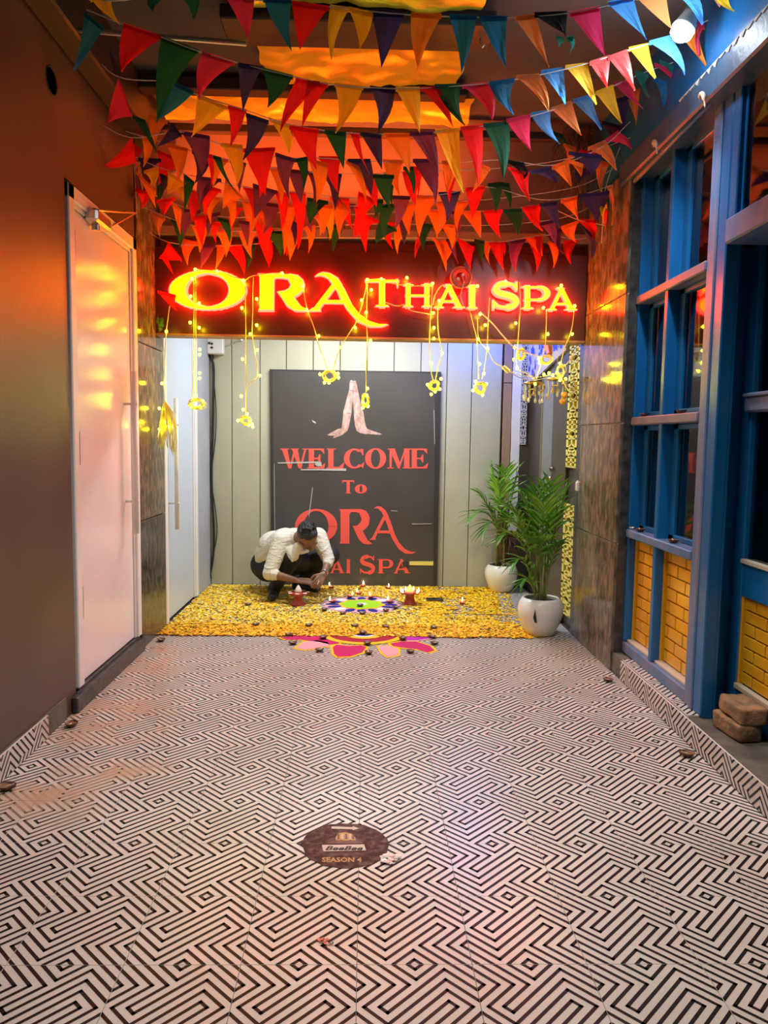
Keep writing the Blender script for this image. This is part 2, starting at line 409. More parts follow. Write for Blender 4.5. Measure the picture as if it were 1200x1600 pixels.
d1 = white_door(1, 3.89, 5.0, .1, 2.63, LX+.0, 3.9); d1['label'] = 'tall white door with closer on the left wall'
for z in (.45, 1.25, 2.25):
    MB().bbox((LX-.012, 3.955, z), (LX+.004, 3.985, z+.17), .003).tube([(LX+.004, 3.975, z), (LX+.004, 3.975, z+.17)], .006, 8).build('hinge', M['steel'], d1)
c = P(137, 334, 0, LX)
MB().bbox((LX-.012, c.y-.03, c.z-.04), (LX+.06, c.y+.2, c.z+.025), .012).lathe((LX+.02, c.y+.06, c.z-.07), [(.0, .03), (.02, .03), (.022, 0), (0, 0)], 14).build('closer_body', M['steel'], d1)
e_ = P(212, 333, 0, LX+.06)
MB().tube([(LX+.055, c.y, c.z+.02), (LX+.06, c.y+.1, c.z+.045), e_], .006, 8).tube([e_, (LX+.01, c.y+.35, c.z+.03)], .005, 8).build('closer_arm', M['steel'], d1, label='thin steel closer arm')
h0 = P(209, 580, 0, LX+.05); h1 = P(209, 835, 0, LX+.05)
pull_handle(d1, LX-.012, h0.y, h1.z, h0.z, .062, .018)
d2 = white_door(2, 5.63, 6.72, .01, 2.55, LX+.0, 5.64, 'blue_door'); d2['label'] = 'second white door, bluish white, past the stone pillar on the left'
h0 = P(275, 622, 0, LX+.05); h1 = P(275, 828, 0, LX+.05)
pull_handle(d2, LX-.012, h0.y, h1.z, h0.z, .06, .016)

# --- back wall with panels
wb = MB().box((LX-.2, BY+.02, 0), (1.9, BY+.2, 3.0))
wall_b = structure('wall_back', wb, M['mortar'], base=(0, BY, 0)); wall_b['label'] = 'back wall of tall vertical beige panels'
seams = [LX]+[P(x, 620, 1, BY).x for x in (362, 406, 447, 489, 531, 573, 615, 657, 698, 737, 784)]
for a, b in zip(seams[:-1], seams[1:]):
    MB().bbox((a+.003, BY-.004, .0), (b-.003, BY+.02, 2.98), .005).build('wall_panel', M['panel'], wall_b)
x1 = P(784, 700, 1, BY).x; x2 = P(797, 700, 1, BY).x; x3 = P(811, 700, 1, BY).x
MB().bbox((x1+.003, BY-.002, 0), (x2, BY+.02, 1.95), .004).bbox((x1+.003, BY-.002, 1.955), (x2, BY+.02, 2.98), .004).build('wall_panel', mat('tan_board', (.36, .22, .13), .6, col2=(.3, .2, .13), nscale=4), wall_b, label='narrow tan board')
n_ = 14; pts = [(x2+.006+.008*noise.noise(Vector((0, 0, i*.9))), BY-.012, .55+2.4*i/n_) for i in range(n_+1)]+[(x3, BY-.012, 2.95), (x3, BY-.012, .55)]
MB().prism(pts, (0, .03, 0)).build('white_strip', M['white_frame'], wall_b, label='white strip with a wavy torn left edge')
wl_in = MB().bbox((LX+.0, BY-.03, 0), (LX+.02, BY-.004, 2.9), .004)
# carved strips
def jali(name, o, u, v, w, h, thick, m, parent, seed=1, cell=.055, cols=1):
    """pierced board: lattice of ribs, rings and small bars, o origin, u across, v up"""
    o = Vector(o); u = Vector(u); v = Vector(v); n = u.cross(v); mb = MB(); random.seed(seed)
    def bar(a, b, wd):
        a = Vector(a); b = Vector(b); dr = (b-a).normalized(); pr = Vector((-dr.y, dr.x))
        q = [a+pr*wd/2, b+pr*wd/2, b-pr*wd/2, a-pr*wd/2]
        mb.prism([o+u*p.x+v*p.y+n*thick/2 for p in q], -n*thick)
    e = w*.17
    bar((e/2, 0), (e/2, h), e); bar((w-e/2, 0), (w-e/2, h), e)
    k = int(h/cell)
    for i in range(k+1):
        y = i*h/k; bar((0, y), (w, y), cell*.16)
        if i == k: break
        kind = (i*7+seed) % 4; yc = y+h/k/2; hh = h/k/2
        if kind == 0: bar((0, y), (w, y+2*hh), cell*.2); bar((w, y), (0, y+2*hh), cell*.2)
        elif kind == 1: bar((w*.5, y), (w*.5, y+2*hh), w*.16); bar((0, yc), (w, yc), cell*.14)
        elif kind == 2:
            for q in range(8):
                a0, a1 = q*pi/4, (q+1)*pi/4
                bar((w/2+cos(a0)*w*.28, yc+sin(a0)*hh*.75), (w/2+cos(a1)*w*.28, yc+sin(a1)*hh*.75), cell*.13)
            bar((0, yc), (w*.25, yc), cell*.2); bar((w*.75, yc), (w, yc), cell*.2)
        else: bar((e, y), (w/2, yc), cell*.18); bar((w-e, y), (w/2, yc), cell*.18); bar((w/2, yc), (w/2, y+2*hh), w*.14)
    return mb.build(name, m, parent)
# --- right side of vestibule: doorway in a dark frame
dw = empty('door_3', (RX, 6.4, 0), kind='structure'); dw['label'] = 'dark brown doorway with carved golden strips on the right of the vestibule'
MB().box((RX+.10, 5.45, 0), (RX+.2, BY+.1, 3.0)).build('door_backing', M['dark_door'], dw)
yA = P(850, 700, 0, RX+.06).y; yB = P(873, 700, 0, RX+.06).y
MB().bbox((RX+.03, yA, .0), (RX+.09, BY, 2.35), .006).build('door_leaf', M['dark_door'], dw)
MB().bbox((RX+.03, yB, 0), (RX+.09, yA, 2.2), .004).build('door_leaf', M['dark_door'], dw)
MB().bbox((RX+.022, yB+.03, .1), (RX+.03, yA-.07, 2.12), .002).build('glass_pane', M['grey_glass'], dw, label='tall frosted grey glass pane')
MB().bbox((RX+.015, yA-.07, .0), (RX+.03, yA-.045, 2.2), .002).build('trim_strip', M['cane'], dw)
yC = P(883, 700, 0, RX).y; yD = P(897, 800, 0, RX).y
MB().bbox((RX+.0, yC-.02, 0), (RX+.09, yB, 2.6), .006).build('door_frame', M['dark_door'], dw)
MB().bbox((RX-.002, 5.455, 0), (RX+.09, yD, 2.7), .006).build('door_frame', M['black_stone'], dw)
MB().bbox((RX+.03, yD, 0), (RX+.09, yC, 2.6), .002).build('strip_backing', M['black_stone'], dw)
for z0, z1, s in ((.1, .93, 3), (1.22, 2.2, 5), (2.22, 2.6, 2)):
    jali('carved_strip', (RX+.012, yC-.02, z0), (0, -1, 0), (0, 0, 1), yC-yD-.02, z1-z0, .02, M['jali'], dw, s, cell=.07)['label'] = 'golden strip pierced with a carved pattern'
jali('carved_strip', (x3+.004, BY-.02, 1.38), (1, 0, 0), (0, 0, 1), RX-x3-.02, 1.05, .014, M['jali_w'], dw, 4, cell=.06)['label'] = 'pale grey pierced strip in the far corner'
MB().box((x3, BY-.01, 0), (RX+.03, BY+.015, 2.9)).build('corner_board', M['dark_door'], dw)
h = P(869, 735, 0, RX+.03)
MB().tube(smooth_path([h+Vector((0, .1, -.07)), h+Vector((-.03, .07, 0)), h+Vector((-.05, 0, .02)), h+Vector((-.05, -.08, .02))]), .01, 8).ball(h+Vector((-.02, .1, -.07)), .02, 8).build('door_handle', M['steel'], dw, smooth=True)
# header with blue blossoms
hd = empty('header_board', (RX-.02, 6.3, 2.2), 'pale board over the dark doorway printed with bright blue blossoms', 'board')
MB().prism([(RX-.02, 5.9, 2.7), (RX-.02, 5.9, 2.10), (RX-.02, 6.4, 2.04), (RX-.02, 6.9, 1.97), (RX-.02, BY-.03, 1.93), (RX-.02, BY-.03, 2.7)], (.02, 0, 0)).build('board', mat('pale_board', (.5, .42, .38), .6), hd)
random.seed(4)
for k in range(46):
    y = random.uniform(5.97, 7.2); z = random.uniform(2.14, 2.32) if y < 6.9 else random.uniform(2.0, 2.4)
    r = random.uniform(.025, .05)
    MB().prism([(RX-.0205-.0004*(k % 7), y+cos(a*pi/5)*r*(1 if a % 2 else .6)*1.4, z+sin(a*pi/5)*r*(1 if a % 2 else .6)) for a in range(10)], (-.0015, 0, 0)).build('blossom', M['flower_blue'], hd)
MB().tube([(RX-.03, 6.35, 2.12), (RX-.03, 6.39, 2.19), (RX-.03, 6.4, 2.25)], [.03, .05, .02], 8).build('blossom', M['orange_pl'], hd, label='small reddish blossom')

# right stone pillar
pr_ = empty('stone_pillar', (RX, 5.0, 0), 'mottled brown stone pillar on the right, left of the blue window', 'pillar')
MB().box((RX+.004, 4.603, 0), (RX+.2, 5.45, 3.02)).build('core', M['ledge'], pr_)
MB().bbox((RX+.012, 4.59, 0), (1.70, 4.603, 3.02), .002).build('end_slab', M['black_stone'], pr_, label='black stone end face')
for z0, z1 in ((0, .79), (.795, 1.52), (1.525, 2.28), (2.285, 3.02)):
    MB().bbox((RX-.008, 4.6, z0), (RX+.012, 5.45, z1), .003).build('stone_slab', M['granite'], pr_)
# small white door contact on dark frame
q = P(905, 760, 0, RX)
MB().bbox((RX-.022, q.y-.03, q.z-.035), (RX-.002, q.y+.03, q.z+.035), .006).tube([(RX-.012, q.y, q.z+.03), (RX-.012, q.y, q.z+.045)], .006, 8).build('door_contact', M['white_pl'], label='small white plastic switch on the dark frame beside the right pillar', cat='switch')

# ceiling, upper walls, beams
ceil = structure('ceiling', MB().box((LX-.2, -.6, CZ), (2.3, 5.75, CZ+.1)), M['ceil']); ceil['label'] = 'grey ceiling above the passage'
structure('ceiling_vestibule', MB().box((LX-.2, 5.75, 2.78), (1.9, BY+.2, 2.9)), M['panel'])['label'] = 'pale ceiling of the vestibule behind the signboard'
up = MB().box((LX, 5.56, 2.6), (RX+.2, 5.75, CZ))
structure('wall_above_sign', up, M['cream_wall'])['label'] = 'beige wall above the signboard'
structure('trim_2', MB().bbox((LX+.0, 5.44, 2.775), (RX, 5.56, 2.84), .006), M['cream_wall'])['label'] = 'pale ledge along the top of the signboard'
structure('trim_3', MB().bbox((LX, -.6, 3.22), (LX+.13, 5.56, CZ), .01), M['darkwood'])['label'] = 'dark boxed beam where left wall meets ceiling'
b1 = MB().bbox((-.72, 3.86, 3.38), (.60, 4.12, 3.45), .006)
b1.build('ceiling_board', M['darkwood'], label='dark wide board hung across the ceiling in front of the gold foil', cat='board')
MB().tube([(.54, 3.98, 3.5), (.54, 3.98, 3.36), (.55, 3.98, 3.335), (.565, 3.98, 3.35)], .005, 6).build('ceiling_hook', M['steel'], label='thin steel hook at the right end of the ceiling board', cat='hook')
MB().bbox((-1.34, 4.66, 3.40), (.56, 4.76, 3.47), .005).build('ceiling_beam', M['darkwood'], label='thin dark beam across the ceiling behind the wide board', cat='beam')
MB().bbox((-1.34, 5.2, 3.37), (1.2, 5.26, 3.42), .005).build('ceiling_beam', M['darkwood'], label='thin dark beam across the ceiling closest to the wall above the signboard', cat='beam')
a = P(95, 44, 1, 3.75); b = P(385, 68, 1, 3.75)
MB().tube([(a.x-.05, a.y, a.z+.0), b], .012, 10).build('ceiling_rail', M['steel'], label='thin steel rail under the dark ceiling at upper left', cat='rail')
# foil sheets
def sheet(x0, x1, y0, y1, z, amp, nx, ny, seed):
    vs = []; fs = []
    for j in range(ny+1):
        for i in range(nx+1):
            x = lerp(x0, x1, i/nx); y = lerp(y0, y1, j/ny)
            p = Vector((x*2.3, y*2.3, seed))
            zz = z+amp*(noise.noise(p)+.6*noise.noise(p*2.7)+.35*noise.noise(p*6))
            vs.append((x+.02*noise.noise(p*3+Vector((5, 0, 0))), y, min(zz, CZ-.005)))
    for j in range(ny):
        for i in range(nx): k = j*(nx+1)+i; fs.append((k, k+1, k+nx+2, k+nx+1))
    return MB().add(vs, fs)
for (x0, x1, y0, y1, sd, lb) in ((-.62, .52, 3.0, 3.84, 1, 'crumpled gold foil sheet on the ceiling nearest the camera'),
                             (-.60, .50, 4.14, 4.64, 2, 'crumpled gold foil sheet between the dark board and the thin beam'),
                             (-1.3, .62, 4.78, 5.18, 3, 'wide gold foil sheet behind the thin dark beam')):
    sheet(x0, x1, y0, y1, 3.44, .035, 40, 24, sd).build('foil_sheet', M['foil'], smooth=True, label=lb, cat='foil')

# --- right facade: blue timber windows
FX = 1.59
beam = structure('trim_4', MB().bbox((RX-.03, -.6, 2.93), (2.0, 4.75, 3.06), .01), mat('peeling_blue_beam', (.022, .06, .11), .45, col2=(.035, .09, .16), nscale=6, bump=.3, bscale=30)); beam['label'] = 'dark blue timber beam with peeling edge above the windows'
structure('wall_right', MB().box((RX+.0, -.6, 3.06), (1.9, 5.56, CZ)), M['blue'])['label'] = 'blue board band above the right windows'
pe = MB(); random.seed(12)
for k in range(26):
    y = 2.3+k*.06; pe.prism([(RX-.034, y, 3.061), (RX-.034, y+.065, 3.061), (RX-.034, y+.05, 3.052-random.random()*.008), (RX-.034, y+.03, 3.052-random.random()**3*.035), (RX-.034, y+.015, 3.056-random.random()*.006)], (.006, 0, 0))
pe.build('peeled_paint', M['paper'], beam, label='pale flaked edge of the beam')
structure('wall_right_interior', MB().box((2.6, -.6, 0), (2.7, 4.7, CZ)).box((1.7, 4.6, 0), (2.7, 4.75, CZ)).box((1.9, -.7, 0), (2.7, -.6, CZ)), M['interior'])['label'] = 'dark room wall behind the blue windows'
MB().box((1.8, -.6, .0), (2.7, 4.6, .05)).build('floor_interior', M['interior'], kind='structure', label='dark floor inside behind the windows')
w1 = empty('window_1', (FX, 4.06, .125), kind='structure'); w1['label'] = 'blue timber window frame with glass panes over yellow bricks'
def frame_bar(a, b, m, r=.006, name='frame_bar', parent=w1, lb=None):
    return MB().bbox(a, b, r).build(name, M[m], parent, label=lb)
Yl, Ym, Yr = 4.60, 4.145, 3.70          # left stile edge, mullion, right stile edge
Zb, Zs, Zt1, Zt2, Ztop = .195, .86, 1.53, 2.235, 2.935
frame_bar((FX, 3.66, .125), (FX+.11, 4.60, Zb), 'blue_worn', lb='worn bottom rail')
frame_bar((FX, Yl-.035, Zb), (FX+.11, Yl, Ztop), 'blue')
frame_bar((FX, Ym-.024, Zb), (FX+.07, Ym+.024, Ztop), 'blue', name='mullion')
for z, m in ((Zs, 'blue_worn'), (Zt1, 'mauve'), (Zt2, 'mauve')):
    frame_bar((FX-.012, 3.66, z-.022), (FX+.11, Yl-.02, z+.026), m, name='cross_rail')
frame_bar((FX-.004, 3.47, .125), (FX+.07, 3.56, Ztop), 'blue', name='post')
frame_bar((FX-.012, 3.56, .125), (FX+.08, 3.60, Ztop), 'blue_worn', name='post', lb='rubbed middle bead of the post')
frame_bar((FX-.002, 3.60, .125), (FX+.09, 3.665, Ztop), 'blue_worn', name='post')
for (ya, yb) in ((3.665, Ym-.024), (Ym+.024, Yl-.035)):
    for (za, zb) in ((Zs+.026, Zt1-.022), (Zt1+.026, Zt2-.022), (Zt2+.026, Ztop)):
        sash = MB()
        sash.bbox((FX+.062, yb-.07, za), (FX+.10, yb, zb), .004).bbox((FX+.062, ya, za), (FX+.10, ya+.03, zb), .004)
        sash.bbox((FX+.062, ya, za), (FX+.10, yb, za+.03), .004).bbox((FX+.062, ya, zb-.03), (FX+.10, yb, zb), .004)
        so = sash.build('sash', M['blue'], w1)
        MB().box((FX+.078, ya+.02, za+.02), (FX+.084, yb-.06, zb-.02)).build('glass_pane', M['glass'], w1)
    # glazed bricks below the sill
    MB().box((FX+.075, ya, Zb), (FX+.11, yb, Zs-.02)).build('brick_backing', M['mortar'], w1)
    MB().bbox((FX+.02, ya, Zb), (FX+.075, yb, Zb+.014), .002).build('brick_ledge', M['ledge'], w1)
    MB().bbox((FX+.045, yb-.012, Zb), (FX+.075, yb, Zs-.02), .002).build('brick_edging', M['ytile'], w1)
    z = Zb+.016; row = 0; ch = (Zs-.03-z)/9
    while row < 9:
        y = ya-(.1 if row % 2 else 0)
        while y < yb-.012:
            a0, a1 = max(y, ya)+.0055, min(y+.2, yb-.012)-.0055
            if a1-a0 > .02: MB().bbox((FX+.062, a0, z+.0035), (FX+.078, a1, z+ch-.0035), .003).build('brick', M['ytile'], w1)
            y += .2
        z += ch; row += 1
# doorway to the right of the post
w2 = empty('door_4', (1.76, 3.1, .12), kind='structure'); w2['label'] = 'blue recessed shop door with glass and yellow brick panel at right edge'
DX = 1.76
MB().prism([(FX+.0, 3.468, .12), (DX, 3.63, .12), (DX+.02, 3.61, .12), (FX+.05, 3.44+.028, .12)], (0, 0, 2.17)).build('splayed_reveal', M['blue'], w2)
MB().bbox((DX, 3.50, .12), (DX+.05, 3.66, 2.3), .005).build('door_stile', M['blue'], w2)
MB().bbox((DX, 1.0, .12), (DX+.05, 3.50, .27), .005).build('bottom_rail', M['blue'], w2)
MB().bbox((DX, 1.0, .70), (DX+.05, 3.50, .855), .005).build('middle_rail', M['blue'], w2)
MB().bbox((DX-.01, 1.0, .26), (DX+.02, 3.50, .285), .003).bbox((DX-.012, 1.0, .855), (DX+.02, 3.50, .875), .003).build('bead', M['ledge'], w2)
MB().bbox((DX-.035, 1.0, 1.55), (DX+.03, 3.505, 1.62), .008).bbox((DX-.045, 1.0, 1.618), (DX+.02, 3.505, 1.635), .004).build('glazing_bar', M['blue_worn'], w2)
MB().box((DX+.02, 1.0, .87), (DX+.026, 3.49, 2.3)).build('glass_pane', M['glass'], w2)
MB().box((DX+.03, 1.0, .28), (DX+.05, 3.50, .70)).build('brick_backing', M['mortar'], w2)
MB().bbox((DX+.005, 3.485, .28), (DX+.03, 3.50, .70), .002).build('brick_edging', M['ytile'], w2)
z = .287; row = 0
while row < 7:
    y = 3.485-(.2 if row % 2 else .1)
    first = True; yy = 3.485
    while yy > 1.1:
        w_ = (.1 if (first and row % 2 == 0) else .2); first = False
        a0, a1 = yy-w_+.005, yy-.005
        MB().bbox((DX+.016, a0, z+.003), (DX+.032, a1, z+.055), .003).build('brick', M['ytile'], w2); yy -= w_
    z += .0585; row += 1
w3 = empty('window_2', (FX, 3.0, 2.29), kind='structure'); w3['label'] = 'blue transom window above the recessed door'
MB().bbox((FX-.012, .8, 2.285), (DX+.05, 3.47, 2.395), .008).build('transom_beam', M['blue_worn'], w3)
for y in (3.44, 2.75, 2.05, 1.35): MB().bbox((FX+.0, y-.035, 2.395), (FX+.07, y+.03, 2.935), .005).build('mullion', M['blue'], w3)
for ya, yb in ((2.78, 3.405), (2.08, 2.715), (1.38, 2.015)):
    MB().bbox((FX+.02, yb-.02, 2.395), (FX+.05, yb, 2.93), .003).build('sash', M['blue'], w3)
    MB().box((FX+.03, ya, 2.395), (FX+.036, yb-.02, 2.93)).build('glass_pane', M['glass'], w3)
# curtain rod with hooks along the beam
ra = P(992, 283, 0, FX-.05); rb = P(1112, 160, 0, FX-.05)
rod = empty('curtain_rod', ra, 'thin grey rod with two curved hooks under the dark beam above the blue window', 'rod')
MB().tube([ra, rb], .012, 10).build('rod', M['mauve'], rod, smooth=True)
for px, py in ((1104, 163), (1029, 235)):
    p = P(px, py, 0, FX-.09)
    MB().tube(smooth_path([p+Vector((-.01, .05, .035)), p+Vector((-.02, .02, .05)), p+Vector((-.025, -.02, .03)), p+Vector((-.02, -.035, -.03))]), [.003]*3+[.010]*12+[.004]*4, 8).build('hook', mat('tan_hook', (.6, .36, .22), .5), rod, smooth=True)
# ------------------------------------------------------------------ lettering: each letter is a list of simple outlines in a unit box (x right, y up)
def band(pts, ws, n=None):
    """stroke along pts with changing width -> quads"""
    if not isinstance(ws, (list, tuple)): ws = [ws]*len(pts)
    L = []; R = []
    for i, p in enumerate(pts):
        a = pts[max(i-1, 0)]; b = pts[min(i+1, len(pts)-1)]; dx, dy = b[0]-a[0], b[1]-a[1]; d = math.hypot(dx, dy) or 1
        nx, ny = -dy/d*ws[i]/2, dx/d*ws[i]/2; L.append((p[0]+nx, p[1]+ny)); R.append((p[0]-nx, p[1]-ny))
    return [[L[i], L[i+1], R[i+1], R[i]] for i in range(len(pts)-1)]
def ring(cx, cy, rx, ry, wx, wy, a0=0, a1=360, n=30):
    out = []
    for i in range(n):
        q = []
        for a, k in ((i, 1), (i+1, 1), (i+1, 0), (i, 0)):
            t = radians(lerp(a0, a1, a/n)); q.append((cx+cos(t)*(rx-(0 if k else wx)), cy+sin(t)*(ry-(0 if k else wy))))
        out.append(q)
    return out
def rc(x0, y0, x1, y1): return [[(x0, y0), (x1, y0), (x1, y1), (x0, y1)]]
def serif(x0, x1, y, up=1, t=.05): return [[(x0, y), (x1, y), (x1-.03, y+up*t), (x0+.03, y+up*t)]]
def glyph(ch, b=.2, s=.03):
    """b: thick stroke, s: serif thickness; unit height, returns (width, polygons)"""
    t = b*.45
    if ch == 'T': return .95, rc(.0, 1-t, .95, 1)+rc(.475-b/2, 0, .475+b/2, 1)+serif(.475-b/2-.09, .475+b/2+.09, 0, 1, .05)+[[(0, 1), (.05, 1), (.03, .76), (0, .76)], [(.95, 1), (.90, 1), (.92, .76), (.95, .76)]]
    if ch == 'H': return 1.05, rc(.08, 0, .08+b, 1)+rc(.97-b, 0, .97, 1)+rc(.1, .5-t/2, .95, .5+t/2)+sum([serif(x-.07, x+b+.07, y, u, .05) for x in (.08, .97-b) for y, u in ((0, 1), (1, -1))], [])
    if ch == 'A': return 1.15, [[(.42, 1), (.62, 1), (1.08, 0), (1.08-b*1.2, 0)], [(.50, .97), (.57, .85), (.22, 0), (.06, 0)]]+rc(.25, .24, .85, .24+t)+serif(-.02, .32, 0, 1, .045)+serif(.74, 1.17, 0, 1, .045)+[[(.38, 1), (.64, 1), (.62, .95), (.44, .95)]]
    if ch == 'I': return b+.16, rc(.08, 0, .08+b, 1)+serif(0, b+.16, 0, 1, .05)+serif(0, b+.16, 1, -1, .05)
    if ch == 'P': return .92, rc(.08, 0, .08+b, 1)+serif(0, b+.18, 0, 1, .05)+rc(0, .95, .5, 1)+rc(.1, 1-t, .6, 1)+rc(.1, .36, .6, .36+t)+ring(.58, .68, .36, .32, b, t, -90, 90, 14)
    if ch == 'S':
        pts = [(.84, .80), (.74, .91), (.5, .95), (.24, .90), (.14, .74), (.24, .60), (.5, .52), (.74, .43), (.86, .27), (.74, .1), (.48, .05), (.22, .09), (.08, .22)]
        return .98, band([tuple(p) for p in [(v.x, v.y) for v in smooth_path([(x, y, 0) for x, y in pts], 3)]], [t]*6+[b*1.0]*6+[b*1.15]*12+[b]*6+[t]*7)+rc(.84, .72, .90, 1)+rc(.02, 0, .08, .3)
    if ch == 'W': return 1.4, [[(.08, 1), (.36, 1), (.55, 0), (.42, 0)], [(.45, 0), (.55, 0), (.80, 1), (.70, 1)], [(.58, 1), (.86, 1), (1.05, 0), (.92, 0)], [(.95, 0), (1.05, 0), (1.30, 1), (1.20, 1)]]+serif(0, .46, 1, -1)+serif(.52, .95, 1, -1)+serif(1.08, 1.4, 1, -1)
    if ch == 'E': return .92, rc(.08, 0, .08+b, 1)+rc(0, .95, .8, 1)+rc(0, 0, .8, .05)+rc(.1, 1-t*.7, .8, 1)+rc(.1, 0, .8, t*.7)+rc(.1, .5-.03, .6, .5+.04)+[[(.84, 1), (.7, 1), (.66, .93), (.86, .72)], [(.92, .3), (.84, 0), (.6, 0), (.66, .08)], [(.62, .72), (.66, .7), (.66, .3), (.62, .28), (.5, .5)]]
    if ch == 'L': return .86, rc(.08, 0, .08+b, 1)+serif(0, b+.2, 1, -1)+rc(0, 0, .78, .05)+rc(.1, 0, .76, t*.7)+[[(.86, .32), (.80, 0), (.52, 0), (.62, .1)]]
    if ch == 'C': return 1.0, ring(.52, .5, .52, .5, b*1.05, t*.7, 48, 318, 26)+[[(.80, .98), (.94, .98), (.94, .66), (.90, .66), (.80, .86)], [(1.0, .33), (.93, .0), (.84, .1), (.78, .16)]]
    if ch == 'O': return 1.06, ring(.53, .5, .53, .52, b*1.15, t*.65)
    if ch == 'o': return .72, ring(.36, .34, .36, .35, b*1.05, t*.65)
    if ch == 'M': return 1.3, [[(.14, 0), (.24, 0), (.30, 1), (.14, 1)], [(.12, 1), (.42, 1), (.72, .22), (.60, 0)], [(.58, 0), (.68, 0), (1.04, 1), (.96, 1)]]+rc(.92, 0, .92+b*1.1, 1)+serif(0, .38, 0)+serif(.82, 1.28, 0)+serif(.02, .42, 1, -1)+serif(.92, 1.26, 1, -1)
# swash letters of the logo, in the pixel frame of a close view of the sign
LOGO = {
 'O': ('ring', 247, 143, 197, 101, 82, 13),
 'R': [[(510,62),(600,62),(600,80),(590,90),(590,246),(512,246),(520,236),(520,76)], [(590,62),(680,62),(690,64),(690,92),(670,84),(640,78),(590,78)],
       [(680,62),(716,70),(740,90),(748,110),(690,130),(680,105),(668,85)], [(748,110),(742,145),(716,166),(690,180),(660,182),(640,176),(672,140),(682,120)],
       [(614,152),(650,150),(680,130),(690,178),(640,186),(624,164)], [(640,160),(692,176),(730,226),(768,246),(740,251),(700,247),(664,224),(640,190),(624,164)]],
 'A': [[(812,70),(830,58),(850,54),(872,55),(892,62),(876,84),(858,70),(838,65)], [(872,55),(892,62),(922,82),(945,112),(925,150),(900,110),(878,82)],
       [(922,82),(960,140),(1000,220),(1012,240),(980,250),(958,215),(940,180),(918,135),(908,112)], [(1000,220),(1040,270),(1090,305),(1140,320),(1184,321),(1150,333),(1090,331),(1035,306),(985,255),(970,236)],
       [(896,112),(916,128),(845,218),(826,246),(776,250),(800,238)], [(776,251),(832,251),(830,240),(800,238)], [(858,196),(950,196),(958,213),(850,212)]]}
def polys_logo(ch, f):
    q = LOGO[ch]
    if q[0] == 'ring': q = ring(*q[1:], n=40)
    return [[f(x, y) for x, y in p] for p in q]
def put_text(word, x0, y0, x1, y1, f, gap=.1, b=.2):
    """word fitted into the pixel box x0..x1, baseline y1, top y0; f maps pixels to the plane; yields (char, polygons)"""
    ws = [(c, *glyph(c, b)) for c in word]; tot = sum(w for _, w, _ in ws)+gap*(len(ws)-1); k = (x1-x0)/tot; x = x0; out = []
    for c, w, pg in ws:
        out.append((c, [[f(x+p[0]*k, y1+(y0-y1)*p[1]) for p in q] for q in pg])); x += (w+gap)*k
    return out
def ccw_prism(mb, pts, off, mi, side): mb.prism(pts, off, mi, side)
# --- lit signboard
SF = 5.42
sg = empty('shop_sign', (.03, SF, 2.1), 'long dark maroon signboard with glowing yellow and red letters over the entrance', 'sign')
zt = P(600, 392, 1, SF).z; zb = P(600, 529, 1, SF).z
MB().bbox((LX+.012, SF, zb), (RX-.012, 5.56, zt), .004).build('sign_panel', M['signboard'], sg)
MB().bbox((LX+.012, SF-.006, zb-.006), (RX-.012, 5.56, zb+.008), .002).build('sign_edge', mat('worn_edge', (.28, .16, .1), .6), sg, label='worn lower edge')
LD = .045                      # letters stand proud of the board
def fs(x, y): return P(x, y, 1, SF-LD)
def fl_(x, y): return fs(250+x/3.333, 410+y/3.333)
def letter(ch, polys, parent, name='letter'):
    mb = MB()
    for q in polys: mb.prism(q, (0, LD-.001, 0), 0, 1)
    o = mb.build(name, [M['yel_face'], M['red_side']], parent, label='glowing yellow letter %s with red sides' % ch)
    # added glowing red band, wider than the face, imitating its halo on the panel
    mb = MB()
    for q in polys:
        c = sum((Vector(p) for p in q), Vector())/len(q)
        z = [Vector(p)+Vector(((p[0]-c[0]), 0, (p[2]-c[2]))).normalized()*.010+Vector((0, .008, 0)) for p in q]
        mb.prism(z, (0, LD-.009, 0))
    mb.build('letter_halo', M['red_side'], o); return o
for ch in 'ORA': letter(ch, polys_logo(ch, fl_), sg)
for w, a, b_, c_, d_ in (('T', 572, 437, 622, 478.5), ('H', 631, 444, 674, 479), ('A', 680, 445, 725, 480.5), ('I', 731, 446, 745, 481.5), ('S', 769, 441, 812, 482), ('P', 817, 447, 858, 482), ('A', 857, 450, 900, 484)):
    for ch, pg in put_text(w, a, b_, c_, d_, fs, b=.175 if w != 'I' else .3): letter(ch, pg, sg)
# --- welcome board on the back wall
PYp = BY-.035
pb = empty('welcome_board', (-.09, BY, 0), 'large dark welcome board with printed hands and red lettering against the back wall', 'sign board')
def fp(x, y): return P(x, y, 1, PYp-.0012)
cn = [P(421.5, 577, 1, PYp), P(689, 581, 1, PYp), P(683, 914, 1, PYp), P(424, 914, 1, PYp)]
for p in cn[2:]: p.z = .004
MB().prism(cn, (0, .03, 0)).build('board_panel', M['poster'], pb)
def strip(pts, m, name, parent, lb=None, th=.003, y=PYp-.0005):
    return MB().prism([P(x, y_, 1, y) for x, y_ in pts], (0, -th, 0)).build(name, M[m], parent, label=lb)
strip([(421.5, 577), (426, 577.5), (428, 914), (424, 914)], 'poster_edge', 'board_edge', pb, 'black left edge')
strip([(680, 581), (689, 581), (683, 914), (677, 914)], 'poster_edge', 'board_edge', pb, 'dark curled right edge')
strip([(422, 577), (688, 581), (688, 582.5), (422, 578.5)], 'poster_edge', 'board_edge', pb)
strip([(428, 725), (428.7, 725), (429.8, 830), (429, 830)], 'paper', 'edge_scratch', pb, 'pale scratch')
